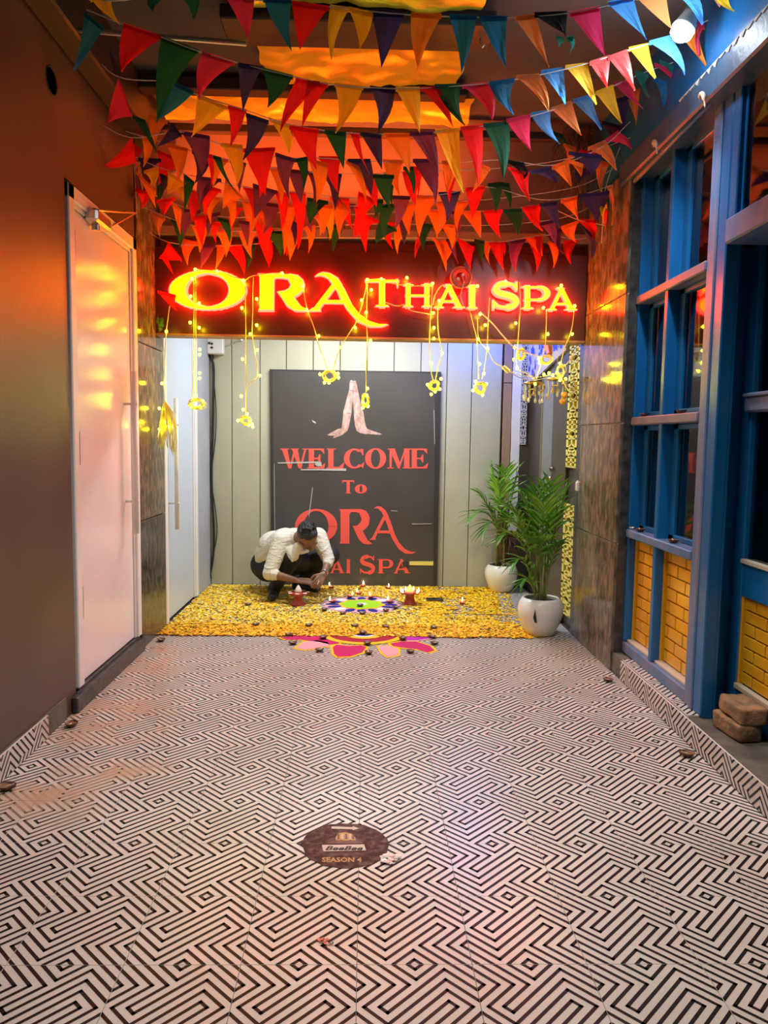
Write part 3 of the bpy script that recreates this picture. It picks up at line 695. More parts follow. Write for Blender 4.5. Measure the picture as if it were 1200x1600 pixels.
def flat_letter(ch, polys, parent):
    mb = MB()
    for i_, q in enumerate(polys): mb.prism([Vector(p)-Vector((0, .00006*i_, 0)) for p in q], (0, -.0012, 0))
    return mb.build('printed_letter', M['poster_red'], parent, label='printed red letter %s' % ch)
def fw(x, y): return fp(430+x/4.8, 690+y/4.8)
for ch, x0, x1 in (('W', 36, 250), ('E', 240, 378), ('L', 385, 518), ('C', 515, 670), ('O', 674, 832), ('M', 838, 1020), ('E', 1012, 1150)):
    for c_, pg in put_text(ch, x0, 52, x1, 202, fw, b=.26 if ch != 'W' else .2): flat_letter(c_, pg, pb)
for ch, x0, x1, yt in (('T', 503, 592, 290), ('o', 598, 688, 290)):
    for c_, pg in put_text(ch, x0, yt, x1, 389, fw, b=.26): flat_letter(c_, pg, pb)
# logo letters again, mapped from the sign frame to the board
def fo(x, y):      # sign frame -> board pixels
    return fp(461+(x-50)*(527-461)/(444-50), 795+(y-42)*(849-795)/(244-42))
def fr_(x, y): return fp(530+(x-510)*(581-530)/(765-510), 795.5+(y-62)*(850-795.5)/(248-62))
def fa(x, y): return fp(583.5+(x-812)*(650-583.5)/(1184-812), 791+(y-54)*(865.5-791)/(333-54))
for ch, f in (('O', fo), ('R', fr_), ('A', fa)): flat_letter(ch, polys_logo(ch, f), pb)
def ft(x, y): return fp(450+x/5.714, 780+y/5.714)
for ch, x0, x1, y0, y1 in (('T', 180, 262, 535, 662), ('H', 268, 368, 535, 662), ('A', 375, 505, 535, 662), ('I', 518, 560, 535, 662), ('S', 640, 780, 505, 664), ('P', 800, 938, 535, 662), ('A', 942, 1092, 535, 662)):
    for c_, pg in put_text(ch, x0, y0, x1, y1, ft, b=.22 if ch != 'I' else .34): flat_letter(c_, pg, pb)
# printed hands pressed together (flat print)
def fh(x, y): return fp(480+x/7.5, 570+y/7.5)
HL = [[(518,178),(534,186),(538,240),(536,300),(534,420),(520,560),(505,640),(490,720),(470,775),(430,800),(400,790),(385,772),(405,735),(415,650),(425,540),(440,490),(462,400),(492,290),(497,210),(505,184)],
      [(400,745),(360,752),(300,785),(235,820),(250,830),(320,832),(300,862),(345,850),(410,822),(450,790),(430,760)]]
HR = [[(555,184),(540,192),(538,240),(541,310),(538,420),(545,560),(552,650),(562,720),(580,775),(620,800),(690,815),(720,800),(715,765),(690,730),(672,650),(660,560),(635,480),(610,380),(592,290),(578,215),(570,190)],
      [(690,745),(740,765),(800,785),(880,812),(850,822),(770,815),(700,812),(640,795)]]
for H_ in (HL, HR):
    mb = MB()
    for k, q in enumerate(H_): mb.prism([fh(x, y) for x, y in q], (0, -.0015-.0004*k, 0))
    mb.build('printed_hand', M['skin_print'], pb, label='printed hand, palm pressed to the other')
ln = MB()
for a, b in (((500,300),(534,296)), ((541,308),(575,305)), ((603,400),(615,470)), ((600,560),(640,600)), ((585,470),(610,540)), ((470,560),(520,570)), ((610,640),(640,700)), ((505,205),(528,203)), ((545,210),(566,208)), ((620,610),(668,680))):
    ln.prism([fh(*p)+Vector((0, -.0025, 0)) for p in (a, b, (b[0], b[1]+7), (a[0], a[1]+7))], (0, -.0006, 0))
ln.build('printed_lines', mat('print_shade', (.30, .14, .11), .5), pb)
# tape, tears
def tape(pts, m, lb): return MB().prism([P(x, y, 1, PYp-.003) for x, y in pts], (0, -.003, 0)).build('torn_tape', M[m], pb, label=lb)
tape([(434, 722.5), (498, 721), (498, 723.5), (434, 724.5)], 'paper', 'thin torn white line')
tape([(470, 733), (541, 732), (541, 736), (500, 735), (470, 735)], 'paper', 'torn white strip under WELCOME')
tape([(494, 721), (502, 722), (503, 728), (497, 729), (492, 726)], 'paper', 'crumpled white tear')
tape([(638, 877), (677, 877), (677, 883.5), (640, 883)], 'jali', 'pale yellow tape piece')
tape([(628, 878), (640, 877), (638, 886), (630, 886)], 'poster_edge', 'black tape piece')
tape([(611, 797.5), (621, 798), (621, 799), (611, 798.5)], 'paper', 'small scratch')
tape([(644, 818), (674, 818), (674, 819), (644, 819.4)], 'paper', 'pale scratch')
tape([(488, 762), (489, 762), (484, 802), (482.6, 809), (482.4, 803)], 'paper', 'long pale scratch over the letter O')
tape([(487, 656), (493, 659), (494, 662), (489, 660)], 'paper', 'small white chip')
tape([(677.6, 640), (678.6, 641), (679.5, 694), (678.8, 694)], 'paper', 'peeling white edge')

# round lamp holder on the sign
c = P(720, 434, 1, SF-.07)
rh = empty('cable_coil', c, 'round orange coil of cable hanging at the top of the sign above the letter A', 'cable coil')
mb = MB()
for r in (.068, .056, .044): mb.tube([c+Vector((cos(a*pi/14)*r, -.01*(r > .05), sin(a*pi/14)*r)) for a in range(29)], .0075, 8, cap=False)
mb.build('coil', M['orange_pl'], rh, smooth=True)
MB().tube(smooth_path([c+Vector((.0, -.01, .02)), c+Vector((.02, -.02, -.03)), c+Vector((.0, -.02, -.12)), c+Vector((.02, -.025, -.19))]), .002, 6)\
    .ball(c+Vector((-.02, -.01, -.01)), .012).ball(c+Vector((.012, -.012, .018)), .01).build('loose_wire', M['wire_w'], rh)
# junction box, hook and cable on the back left corner
ja = P(323, 524, 1, BY-.10); jb = P(351, 553, 1, BY-.10)
jx = empty('switch_box', (ja.x, BY, jb.z), 'white switch box high in the back left corner with black cable below', 'switch box')
MB().bbox((ja.x, BY-.10, jb.z), (jb.x-.015, BY-.006, ja.z+.03), .008).build('box', M['white_pl'], jx)
mb = MB()
for px, py in ((327, 536), (331, 543), (331, 537)):
    k = P(px, py, 1, BY-.10); mb.lathe(k, [(.012, 0), (.011, .006), (0, .006)], 10, axis='y')
mb.build('knob', M['poster_edge'], jx)
cab = smooth_path([P(x, y, 1, BY-.02) for x, y in ((324, 545), (329, 560), (334, 575), (333, 640), (331, 720), (331, 760), (334, 830), (333, 870), (327, 905))])
MB().tube(cab, .011, 8).tube([p+Vector((.012+.02*sin(i*.4), -.004, 0)) for i, p in enumerate(cab)], .005, 6).build('black_cable', M['wire_b'], label='black cable running down the back left corner to the floor', cat='cable')
k = P(377, 531, 1, BY-.02)
MB().ball(k, .016, 8).tube([k, P(348, 543, 1, BY-.01)], .004, 6).build('wall_hook', M['steel'], label='small dark knob on the back wall right of the switch box', cat='hook')
# ------------------------------------------------------------------ bunting: each string a thing, each flag a part
def flag(mb_parent, A, B, Tp, y, col, rnd):
    dy = rnd.uniform(-.03, .05)
    a = PY(*A, y); b = PY(*B, y+rnd.uniform(-.015, .015)); t = PY(*Tp, y+dy)
    nr, nc = 6, 4; vs = []; fs = []
    bow = rnd.uniform(-.02, .02); amp = rnd.uniform(.006, .018); ph = rnd.uniform(0, 6)
    edge = (b-a).normalized()
    for j in range(nr+1):
        s = j/nr; l = a.lerp(t, s)+edge*bow*sin(pi*s); r = b.lerp(t, s)+edge*bow*sin(pi*s)
        for i in range(nc+1):
            q = i/nc; p = l.lerp(r, q); p.y += amp*sin(ph+q*5+s*2.5)*(.3+s)*(1-s*.5); vs.append(p)
    for j in range(nr):
        for i in range(nc): k = j*(nc+1)+i; fs.append((k, k+1, k+nc+2, k+nc+1))
    mb = MB(); mb.add(vs, fs)
    up = Vector((0, 0, .006)); back = Vector((0, .003, 0)); front = Vector((0, -.003, 0))
    mb.add([a+up+front, b+up+front, b-up*2.6+front, a-up*2.6+front], [(0, 1, 2, 3)])
    mb.add([a+up+front, b+up+front, b+up+back, a+up+back], [(0, 1, 2, 3)])
    return mb.build('flag', CLOTH[col], mb_parent, smooth=False)
def string(label, y, cord, flags, seed, off=0):
    rnd = random.Random(seed)
    pts = [PY(*p[:2], y) if len(p) == 2 else PY(p[0], p[1], p[2]) for p in cord]
    root = empty('bunting', pts[0], label, 'bunting', 'strings of triangular cloth flags under the ceiling')
    MB().tube(smooth_path(pts, 5), .0025, 5).build('cord', M['wire_w'], root)
    for f in flags:
        c, v = f[0], f[1:]; flag(root, v[0:2], v[2:4], v[4:6], y+rnd.uniform(-.012, .012)+off, c, rnd)
    return root
string('bunting string nearest the camera, its flags crossing the top edge of the photo', 3.25,
 [(60, -40), (142, 0), (260, -5), (396, 0), (510, 10), (640, 23), (790, 27), (890, 20), (1000, -3), (1100, -18), (1160, -40)],
 [('Y',142,-2,172,-10,187,38),('G',235,-8,262,-8,240,20),('G',283,-6,312,-6,302,32),('P',352,-6,397,0,388,62),('B',411,-2,456,0,456,80),('R',456,4,514,12,468,77),
  ('Y',516,10,546,14,518,97),('Y',545,13,583,22,562,77),('N',580,20,632,22,596,106),('O',642,22,690,24,653,110),('B',702,25,745,26,721,115),('B',748,28,792,27,792,106),
  ('T',805,28,837,24,858,105),('K',835,22,886,20,884,56),('E',868,58,880,62,874,74),('E',885,60,896,58,890,84),('P',889,21,937,12,946,87),('L',950,5,990,-4,1010,62),('T',994,-5,1040,-14,1051,48),('L',1050,-12,1083,-18,1098,38),('Y',1112,-12,1140,-22,1148,18)], 1)
string('second bunting string from the camera, rising to the lamp at right', 3.65,
 [(135, 15), (193, 38), (252, 58), (316, 82), (410, 108), (512, 131), (578, 137), (655, 138), (764, 130), (843, 117), (918, 99), (980, 79), (1048, 57), (1110, 30)],
 [('B',132,20,162,45,115,110),('R',193,38,252,58,190,112),('G',252,58,310,80,245,192),('P',316,82,367,98,311,156),('N',372,100,409,106,379,175),('G',410,108,458,120,418,168),
  ('R',462,124,500,130,438,205),('R',480,129,513,132,472,200),('Y',523,131,568,136,524,208),('N',578,136,617,142,590,210),('Y',618,138,656,138,656,208),('R',657,138,686,137,708,199),
  ('G',679,134,720,133,727,197),('P',722,134,764,130,770,187),('B',764,130,804,124,803,180),('T',806,120,843,117,858,174),('L',845,112,881,107,883,163),('Y',883,104,918,100,932,163),
  ('S',921,98,953,88,949,136),('S',950,90,980,79,992,141),('Y',982,76,1013,69,1024,122),('L',1014,66,1048,57,1070,117),('O',1063,54,1091,44,1104,104),('P',1090,36,1101,42,1092,86)], 3)
string('third bunting string with light blue and yellow flags at its right end', 4.05,
 [(128, 60), (180, 118), (262, 128), (308, 148), (384, 172), (450, 194), (541, 207), (640, 209), (718, 202), (795, 190), (860, 173), (925, 149), (957, 135), (1010, 112), (1075, 90)],
 [('N',172,80,180,112,188,118),('P',185,120,207,182,168,192),('B',262,125,303,144,243,190),('Y',308,148,356,168,299,214),('R',356,165,385,173,360,228),('N',384,178,420,190,380,250),
  ('Y',420,185,452,196,452,242),('R',452,198,498,204,495,266),('G',507,205,541,208,537,265),('R',548,208,562,212,577,271),('N',563,208,596,212,597,265),('O',600,210,640,210,640,270),
  ('V',640,208,677,206,685,276),('Y',680,204,718,202,724,301),('R',719,200,754,196,747,291),('G',755,195,795,191,786,282),('P',791,188,829,180,830,236),('L',829,178,860,173,875,225),
  ('T',861,170,893,159,909,212),('L',895,157,925,149,940,203),('Y',930,145,958,134,972,193),('P',960,130,986,128,1005,170),('E',992,112,1013,118,1014,152),('B',1020,122,1042,130,1037,168),
  ('E',1030,95,1060,108,1073,142),('P',1022,100,1046,108,1063,141)], 4)
string('fourth bunting string, with the first flags glowing red and orange', 4.45,
 [(150, 190), (205, 215), (283, 206), (345, 225), (430, 245), (500, 247), (580, 252), (690, 255), (785, 250), (865, 258), (940, 230), (985, 190)],
 [('R',206,214,213,254,158,260),('G',205,180,228,190,245,240),('N',268,193,284,212,246,229),('O',232,180,262,190,242,226),('V',283,206,328,214,315,273),('R',320,242,332,243,328,296),('Y',345,225,379,228,370,291),
  ('G',333,244,346,248,371,304),('R',380,234,430,232,415,306),('V',430,240,462,250,452,311),('G',462,250,481,246,474,300),('O',481,248,512,258,494,318),('R',498,246,533,246,528,301),
  ('N',543,250,579,250,580,306),('O',540,252,562,262,572,316),('G',583,274,616,275,610,326),('O',598,250,631,252,625,306),('G',630,262,646,262,646,306),('V',645,250,680,250,678,304),
  ('R',645,262,656,262,652,311),('O',690,252,720,256,700,300),('O',745,255,766,264,738,300),('K',785,250,819,256,820,279),('R',795,262,827,272,828,314),('N',828,268,861,262,873,286),
  ('O',862,262,888,250,893,291),('O',888,250,911,258,908,276),('T',918,232,946,220,963,266),('N',888,238,940,244,925,272),('P',944,221,966,205,987,233),('N',950,160,985,150,975,200),('T',978,150,1000,140,994,196)], 5)
string('fifth bunting string, crowded with red, orange and violet flags', 4.80,
 [(200, 240), (250, 262), (310, 277), (380, 292), (460, 300), (530, 308), (600, 310), (690, 304), (760, 292), (845, 312), (905, 305), (955, 290)],
 [('O',213,268,244,300,244,326),('N',216,248,252,250,222,272),('R',246,236,283,250,247,290),('Y',225,268,249,262,240,292),('Y',262,268,290,288,262,304),('N',250,272,266,280,252,306),
  ('R',245,314,274,310,256,338),('O',268,316,284,330,282,366),('G',287,272,304,286,288,331),('V',310,277,346,281,312,323),('R',322,290,346,298,321,341),('O',352,280,379,308,348,326),
  ('V',395,288,433,300,398,341),('R',380,292,399,296,395,346),('R',430,300,452,304,440,361),('R',452,300,478,302,468,386),('G',480,310,513,316,484,351),('O',494,320,520,322,505,366),
  ('V',500,265,522,280,534,319),('R',516,308,546,310,551,359),('G',578,313,599,313,584,342),('V',612,307,641,308,618,359),('O',650,307,684,307,655,353),('N',685,302,719,300,697,346),
  ('R',727,295,758,292,737,344),('G',762,288,786,286,775,333),('G',778,286,796,288,797,327),('N',843,319,871,316,874,356),('O',876,314,902,308,903,342),('N',903,305,952,300,932,347),
  ('Y',936,318,948,322,944,350),('T',948,292,958,290,956,352),('R',560,300,590,316,566,352),('O',520,300,548,330,530,372)], 6)
string('sixth bunting string, its small flags hanging just above the sign', 5.05,
 [(230, 300), (300, 328), (370, 340), (460, 330), (560, 335), (664, 328), (780, 330), (845, 321), (905, 344), (945, 352)],
 [('V',287,328,314,330,288,372),('R',302,340,324,338,316,387),('V',324,336,344,333,325,369),('R',332,348,346,350,338,379),('G',340,341,358,345,359,382),('R',362,325,379,326,360,373),
  ('V',372,345,390,348,387,386),('O',376,305,398,340,390,372),('R',398,345,426,358,420,416),('O',398,330,418,326,408,366),('O',440,348,454,352,444,398),('N',450,343,464,350,461,387),
  ('R',462,320,484,324,466,392),('R',560,332,592,346,553,372),('T',490,338,512,336,500,368),('G',503,348,516,352,512,372),('G',593,345,620,360,587,382),('N',622,330,646,340,632,384),
  ('O',664,327,688,330,683,371),('V',702,331,720,331,716,371),('O',721,331,751,331,751,372),('R',755,330,785,329,783,373),('G',786,329,815,327,809,369),('R',816,325,845,321,848,361),
  ('O',877,355,904,346,900,379),('R',903,344,929,345,927,375),('N',908,352,930,372,924,404),('V',842,350,866,344,868,382)], 7)
string('bunting string hanging lowest, right in front of the sign', 5.30,
 [(215, 350), (262, 378), (336, 384), (400, 381), (480, 372), (600, 372), (700, 372), (780, 378), (850, 367), (905, 374), (945, 360)],
 [('R',262,378,284,406,248,404),('R',250,400,262,404,272,430),('R',246,455,275,462,276,486),('O',283,373,308,380,293,414),('V',312,383,337,383,313,421),('O',339,384,358,384,336,422),('R',352,385,377,383,382,429),
  ('G',380,382,399,382,385,423),('R',404,378,424,376,420,417),('R',438,368,462,370,448,400),('R',652,368,666,371,648,404),('O',676,372,694,385,697,424),('O',683,380,713,370,694,413),
  ('V',697,374,712,378,716,412),('R',714,372,741,388,735,422),('G',741,375,757,378,753,411),('O',757,378,770,380,765,413),('R',764,380,788,378,787,421),('V',795,378,821,375,806,426),
  ('R',822,372,847,368,839,424),('O',820,368,849,365,848,400),('O',856,378,874,385,865,418),('V',853,364,878,358,880,396),('R',880,378,904,375,892,413),('O',928,372,939,376,936,392),('R',784,384,790,382,788,400)], 8)
def auto_string(label, y, cord, step, w, h, cols, seed, xmax=720):
    r_ = random.Random(seed); pts = smooth_path([(x, yy, 0) for x, yy in cord], 8); fl = []; acc = 0
    for i in range(len(pts)-1):
        a, b = pts[i], pts[i+1]; acc += (b-a).length
        if acc >= step and a.x < xmax:
            acc = 0; k = r_.uniform(.6, 1.05); tw = r_.uniform(-.5, .5)
            fl.append((r_.choice(cols), a.x, a.y, a.x+w*k, a.y+(b.y-a.y)*w/max(1, b.x-a.x)+r_.uniform(-2, 3), a.x+w*k*(.5+tw), a.y+h*r_.uniform(.85, 1.1)))
    return string(label, y, cord, fl, seed)
auto_string('dense bunting string behind the fourth one, spanning the left half', 4.62, [(196, 205), (300, 236), (420, 262), (540, 272), (660, 268), (790, 262), (900, 245), (985, 215)], 30, 33, 56, 'RROVGYON', 31)
auto_string('dense bunting string behind the fifth one, spanning the left half', 4.93, [(206, 250), (310, 300), (420, 318), (540, 322), (650, 318), (780, 310), (900, 292), (962, 262)], 27, 30, 50, 'RROOVGNY', 32)
auto_string('dense low bunting string just above the letters O R A', 5.18, [(214, 320), (300, 352), (400, 362), (520, 352), (620, 350), (760, 352), (880, 340), (946, 310)], 30, 27, 44, 'RROVGOT', 33)
# bunch of strings gathered at the left pillar and at the right wall
string('tangled end of flag strings knotted at the upper left by the stone pillar', 4.95,
 [(176, 88), (196, 140), (206, 210), (212, 300), (214, 340)],
 [('N',172,78,188,100,182,120),('G',205,180,238,215,232,238),('R',196,215,222,236,214,262),('V',214,262,222,300,206,312),('R',212,296,236,302,222,326),('T',228,262,244,268,232,300)], 9)
string('tangled end of flag strings gathered at the upper right above the stone pillar', 4.85,
 [(985, 190), (965, 240), (945, 300), (940, 380)],
 [('T',930,250,952,256,940,300),('R',905,235,930,240,914,262),('R',942,330,949,331,945,362),('G',938,290,950,300,952,330),('N',900,262,924,270,905,290),('G',860,205,880,212,892,242),('N',940,190,978,200,960,232),('T',880,225,900,232,886,262)], 10)
# dried fibre bundle hanging at right
rn = random.Random(3); mb = MB()
base = PY(905, 205, 5.3)
for k in range(70):
    a = base+Vector((rn.uniform(-.12, .12), rn.uniform(-.05, .05), rn.uniform(-.05, .03)))
    mb.tube([a, a+Vector((rn.uniform(-.12, .10), rn.uniform(-.05, .05), -rn.uniform(.1, .22))), a+Vector((rn.uniform(-.2, .14), rn.uniform(-.06, .06), -rn.uniform(.25, .62)))], [.004, .003, .001], 4)
mb.build('dried_grass_bundle', mat('dry_fibre', (.20, .11, .06), .8), label='dark brown bundle of dried fibres behind the flags at upper right', cat='bundle', kind='stuff')
# ------------------------------------------------------------------ fairy lights
def ring_pts(c, r, n=18, tilt=.0, sx=1, sy=1, seed=0):
    rn = random.Random(seed); return [c+Vector((cos(2*pi*i/n)*r*sx, rn.uniform(-.01, .01)-.02*sin(tilt+i), sin(2*pi*i/n)*r*sy)) for i in range(n+1)]
bulb_me = None
LG = 'fairy light drops in front of the sign'
def bulb(parent, px, py, y, r=.0085):
    global bulb_me
    p = PY(px, py, y)
    if bulb_me is None:
        bulb_me = MB().ball((0, 0, 0), .0085, 8, sc=(1, 1, 1.25)).mesh('bulb', M['bulb'], (0, 0, 0), True)
    o = bpy.data.objects.new('bulb', bulb_me); COL.objects.link(o); o.parent = parent; o.location = p-root_loc(parent); return o
def drop(label, wires, coil, bulbs, y=5.36, seed=1):
    root = empty('fairy_light_string', PY(*wires[0][0], y), label, 'fairy lights', LG)
    for w in wires: MB().tube(smooth_path([PY(*p, y) for p in w], 4), .0032, 6).build('wire', M['wire_y'], root, smooth=True)
    if coil:
        cx, cy, rx, ry = coil; mb = MB(); rn = random.Random(seed); c = PY(cx, cy, y); k = y/1200
        for i in range(9):
            cc = c+Vector((rn.uniform(-1, 1)*rx*k*.22, rn.uniform(-.02, .02), rn.uniform(-1, 1)*ry*k*.22)); a = rn.uniform(0, pi); pts = []
            for q in range(15):
                t = 2*pi*q/14; e = rn.uniform(.93, 1.07)
                pts.append(cc+Vector((cos(t)*rx*k*.8*e, cos(t+a)*.015, sin(t)*ry*k*.8*e)))
            mb.tube(pts, .0035, 5, cap=False)
        mb.build('coil', M['wire_y'], root, smooth=True, label='tangled bundle of spare wire')
    for b in bulbs: bulb(root, b[0], b[1], y-.012)
    return root
# leftmost: long tassel by the pillar
dA = drop('fairy light string ending in a long tassel, leftmost, by the stone pillar', [[(265, 478), (262, 500), (260, 519), (257, 570), (257, 625)]], None,
     [(260, 518), (253, 599), (249, 638), (258, 660), (264, 667), (249, 671)], y=5.33)
mb = MB(); rn = random.Random(5)
for k in range(34):
    a = PY(257, 625, 5.33); w = rn.uniform(-.05, .07); z = rn.uniform(.2, .38); b = a+Vector((w*.6, rn.uniform(-.03, .03), -z*.5)); c = a+Vector((w, rn.uniform(-.04, .04), -z)); d = a+Vector((w*.9+.012, rn.uniform(-.03, .03), -z*.5))
    mb.tube(smooth_path([a, b, c, d, a], 4), .0022, 4, cap=False)
mb.build('tassel', M['wire_y'], dA, label='long tassel of looped spare wire')
drop('fairy light string before the second white door, with a flat coil at its end', [[(303, 425), (303, 520), (302, 622)], [(306, 425), (306, 520), (307, 622)]], (308, 631, 13, 8),
     [(305, 421), (300, 435), (298, 463), (311, 474), (297, 504), (311, 512), (312, 546), (312, 554), (312, 583), (312, 591), (306, 619), (301, 624), (317, 627), (299, 635), (313, 635)], seed=2)
drop('double fairy light string between O and R, ending in a small bundle', [[(383, 438), (384, 500), (384, 560), (385, 600), (384, 650)], [(396, 433), (395, 460), (395, 485), (394, 520), (398, 548), (402, 585), (393, 596), (386, 606)]], (384, 657, 8, 7),
     [(380, 438), (378, 481), (401, 467), (401, 508), (391, 522), (379, 561), (402, 547), (406, 587), (377, 619), (380, 640), (386, 647), (372, 657), (391, 658), (394, 663), (395, 667), (377, 655), (389, 664)], seed=3)
drop('V shaped fairy light string, its coil before the welcome board top', [[(473, 447), (480, 483), (490, 510), (500, 545), (512, 576)], [(556, 505), (545, 522), (530, 547), (521, 576)]], (515, 587, 11, 9),
     [(441, 427), (473, 447), (479, 484), (498, 525), (498, 562), (555, 512), (530, 543), (500, 585), (529, 590), (507, 598), (514, 598), (517, 578), (528, 584)], seed=4)
drop('fairy light string ending beside the printed hands', [[(574, 437), (573, 500), (574, 540), (572, 580), (572, 612)], [(574, 440), (566, 475), (556, 505)]], (571, 625, 6, 10),
     [(574, 437), (580, 453), (565, 469), (572, 488), (579, 532), (568, 569), (574, 607), (573, 618), (567, 628), (575, 635), (567, 637)], seed=5)
drop('fairy light string with a bundle over the right edge of the welcome board', [[(676, 444), (673, 490), (671, 530), (673, 575), (677, 595)], [(686, 470), (684, 490), (685, 520), (690, 550), (683, 580), (680, 595)]], (678, 603, 8, 8),
     [(686, 470), (677, 489), (678, 512), (678, 529), (691, 552), (674, 568), (689, 592), (687, 608), (680, 612), (674, 616), (668, 601), (684, 600)], seed=6)
drop('fairy light string ending in a round ring, right of the welcome board', [[(734, 485), (740, 510), (745, 530), (746, 560), (748, 592)], [(765, 465), (763, 500), (761, 545), (757, 575), (753, 592)], [(746, 498), (748, 530), (762, 548), (772, 566), (788, 574)]], (751, 606, 9, 9),
     [(746, 447), (750, 491), (758, 508), (747, 530), (762, 545), (749, 569), (756, 584), (743, 596), (742, 604), (739, 610), (760, 600), (754, 617)], seed=7)
drop('fairy light string in front of the letter P, with a short coil', [[(812, 441), (813, 480), (811, 510), (809, 540), (808, 575), (822, 583), (835, 592)]], (814, 553, 6, 9),
     [(790, 440), (806, 505), (804, 543), (803, 562), (808, 575)], seed=8)
drop('fairy light string below the letters P and A, with a round orange coil', [[(854, 484), (853, 520), (850, 552), (838, 592)]], (854, 562, 10, 7), [(849, 481), (856, 522), (842, 561), (843, 567)], seed=9)
drop('rightmost fairy light string, knotted into a bright cluster by the golden strip', [[(898, 478), (893, 515), (882, 545), (875, 572)], [(897, 552), (886, 568), (876, 575)], [(876, 590), (884, 604), (890, 614)]], (876, 580, 7, 10),
     [(877, 446), (898, 478), (894, 522), (875, 568), (850, 585), (858, 583), (864, 586), (870, 582), (876, 592), (884, 592), (875, 594), (836, 600)], seed=10)
# strand along the letters and connecting cable
st = drop('fairy light strand running along the tops of the sign letters', [[(305, 421), (338, 424), (380, 437), (395, 431), (441, 427), (473, 447)], [(574, 437), (596, 436), (604, 441), (636, 446), (676, 447)], [(595, 470), (620, 478), (632, 476), (641, 485), (671, 491)], [(676, 477), (680, 460), (692, 445), (705, 452)]], None,
     [(339, 424), (596, 436), (636, 434), (676, 443), (686, 470)], y=5.355)
cb = empty('extension_cable', PY(750, 487, 5.34), 'pale cable with a small yellowish connector slanting down to the right under the sign', 'cable')
MB().tube(smooth_path([PY(x, y, 5.34) for x, y in ((750, 487), (770, 506), (786, 525), (806, 545), (825, 552), (843, 557))], 4), .0045, 6)\
    .tube(smooth_path([PY(x, y, 5.34) for x, y in ((795, 580), (815, 586), (836, 590), (860, 586), (878, 582))], 4), .003, 6)\
    .tube(smooth_path([PY(x, y, 5.34) for x, y in ((795, 580), (812, 590), (832, 594), (860, 590), (878, 590))], 4), .003, 6).build('cable', M['wire_w'], cb, smooth=True)
a = PY(786, 573, 5.34); b = PY(795, 581, 5.34)
MB().tube([a, b], .016, 8).build('connector', M['wire_y'], cb)
# hanging ornaments by the doorway
def chandelier(px, py, y, label, s):
    c = PY(px, py, y); o = empty('shell_chime', c, label, 'wind chime', 'shell chimes hanging at the doorway'); rn = random.Random(s)
    MB().lathe(c, [(.035, -.004), (.075, -.012), (.078, 0), (.03, .012), (.008, .02), (.004, .08), (0, .08)], 16).build('top_plate', M['brass'], o, smooth=True)
    for k in range(11):
        t = 2*pi*k/11; r = .07; x, yy = c.x+cos(t)*r, c.y+sin(t)*r; L = rn.uniform(.06, .13)
        q = MB().tube([(x, yy, c.z-.008), (x, yy, c.z-L)], .0022, 5).build('cord', M['shell'], o)
        MB().ball((x, yy, c.z-L-.016), .014, 7, sc=(.8, .5, 1.5)).build('shell', M['shell'], q, smooth=True)
    MB().tube(ring_pts(c+Vector((-.03, -.08, -.075)), .022, 14), .005, 6, cap=False).tube(ring_pts(c+Vector((.04, -.08, -.04)), .022, 14), .005, 6, cap=False).build('ring', M['brass'], o, smooth=True)
    MB().tube([c+Vector((0, 0, .07)), c+Vector((0, 0, .35))], .002, 5).build('hanging_cord', M['wire_y'], o)
chandelier(834, 598, 5.75, 'shell chime hanging left of the bright light cluster', 1)
chandelier(870, 592, 5.75, 'smaller shell chime hanging under the bright light cluster', 2)
for px, py, lb in ((882, 617, 'orange fruit hanging below the light cluster, upper of two'), (879, 627, 'orange fruit hanging below the light cluster, lower of two')):
    c = PY(px, py, 5.62); o = MB().lathe(c, [(0, -.026), (.012, -.024), (.024, -.01), (.026, 0), (.02, .014), (.008, .022), (0, .023)], 14).build('hanging_fruit', mat('orange_peel', (.8, .36, .04), .4), smooth=True, label=lb, cat='fruit')
    MB().tube([c+Vector((0, 0, .02)), c+Vector((0, 0, .05))], .004, 6).prism([c+Vector((0, -.003, .03)), c+Vector((.03, -.003, .045)), c+Vector((.015, -.003, .02))], (0, .004, 0)).build('stalk_and_leaf', M['leaf'], o)
# bright lamp at upper right
lp = PY(1068, 45, 3.5)
lamp = empty('spot_lamp', lp, 'blazing white spot lamp near the blue beam at upper right', 'lamp')
ax = (Vector((-.1, 3.6, 0))-lp).normalized(); R3 = ax.to_track_quat('Z', 'Y').to_matrix()
def rotmb(mb, c, R): mb.v = [tuple(c+R @ (Vector(v)-c)) for v in mb.v]; return mb
rotmb(MB().lathe(lp, [(0, -.10), (.03, -.10), (.034, -.06), (.05, -.01), (.052, .0), (.046, .0)], 20), lp, R3).build('housing', M['white_pl'], lamp, smooth=True)
MB().tube([lp-ax*.09, lp-ax*.09+Vector((.05, 0, .1)), (RX-.01, lp.y, lp.z+.1)], .008, 8).build('bracket', M['steel'], lamp)
rotmb(MB().lathe(lp, [(.05, -.004), (.047, .028), (.028, .046), (0, .053)], 20), lp, R3).build('bulb', mat('lamp_white', (1, 1, 1), .3, em=(.9, .95, 1), es=60), lamp, smooth=True)
sp = light('spot_lamp_light', 'SPOT', lp+ax*.07, 85, (.86, .92, 1), .05, lp+Vector((-.42, .35, -1)), spot=118); 
light('spot_lamp_spill', 'POINT', lp+ax*.10+Vector((-.10, -.06, -.02)), 6, (.65, .82, 1), .05)
# ------------------------------------------------------------------ things on the floor
def F(px, py, z=0.): return P(px, py, 2, z)
rn = random.Random(21)
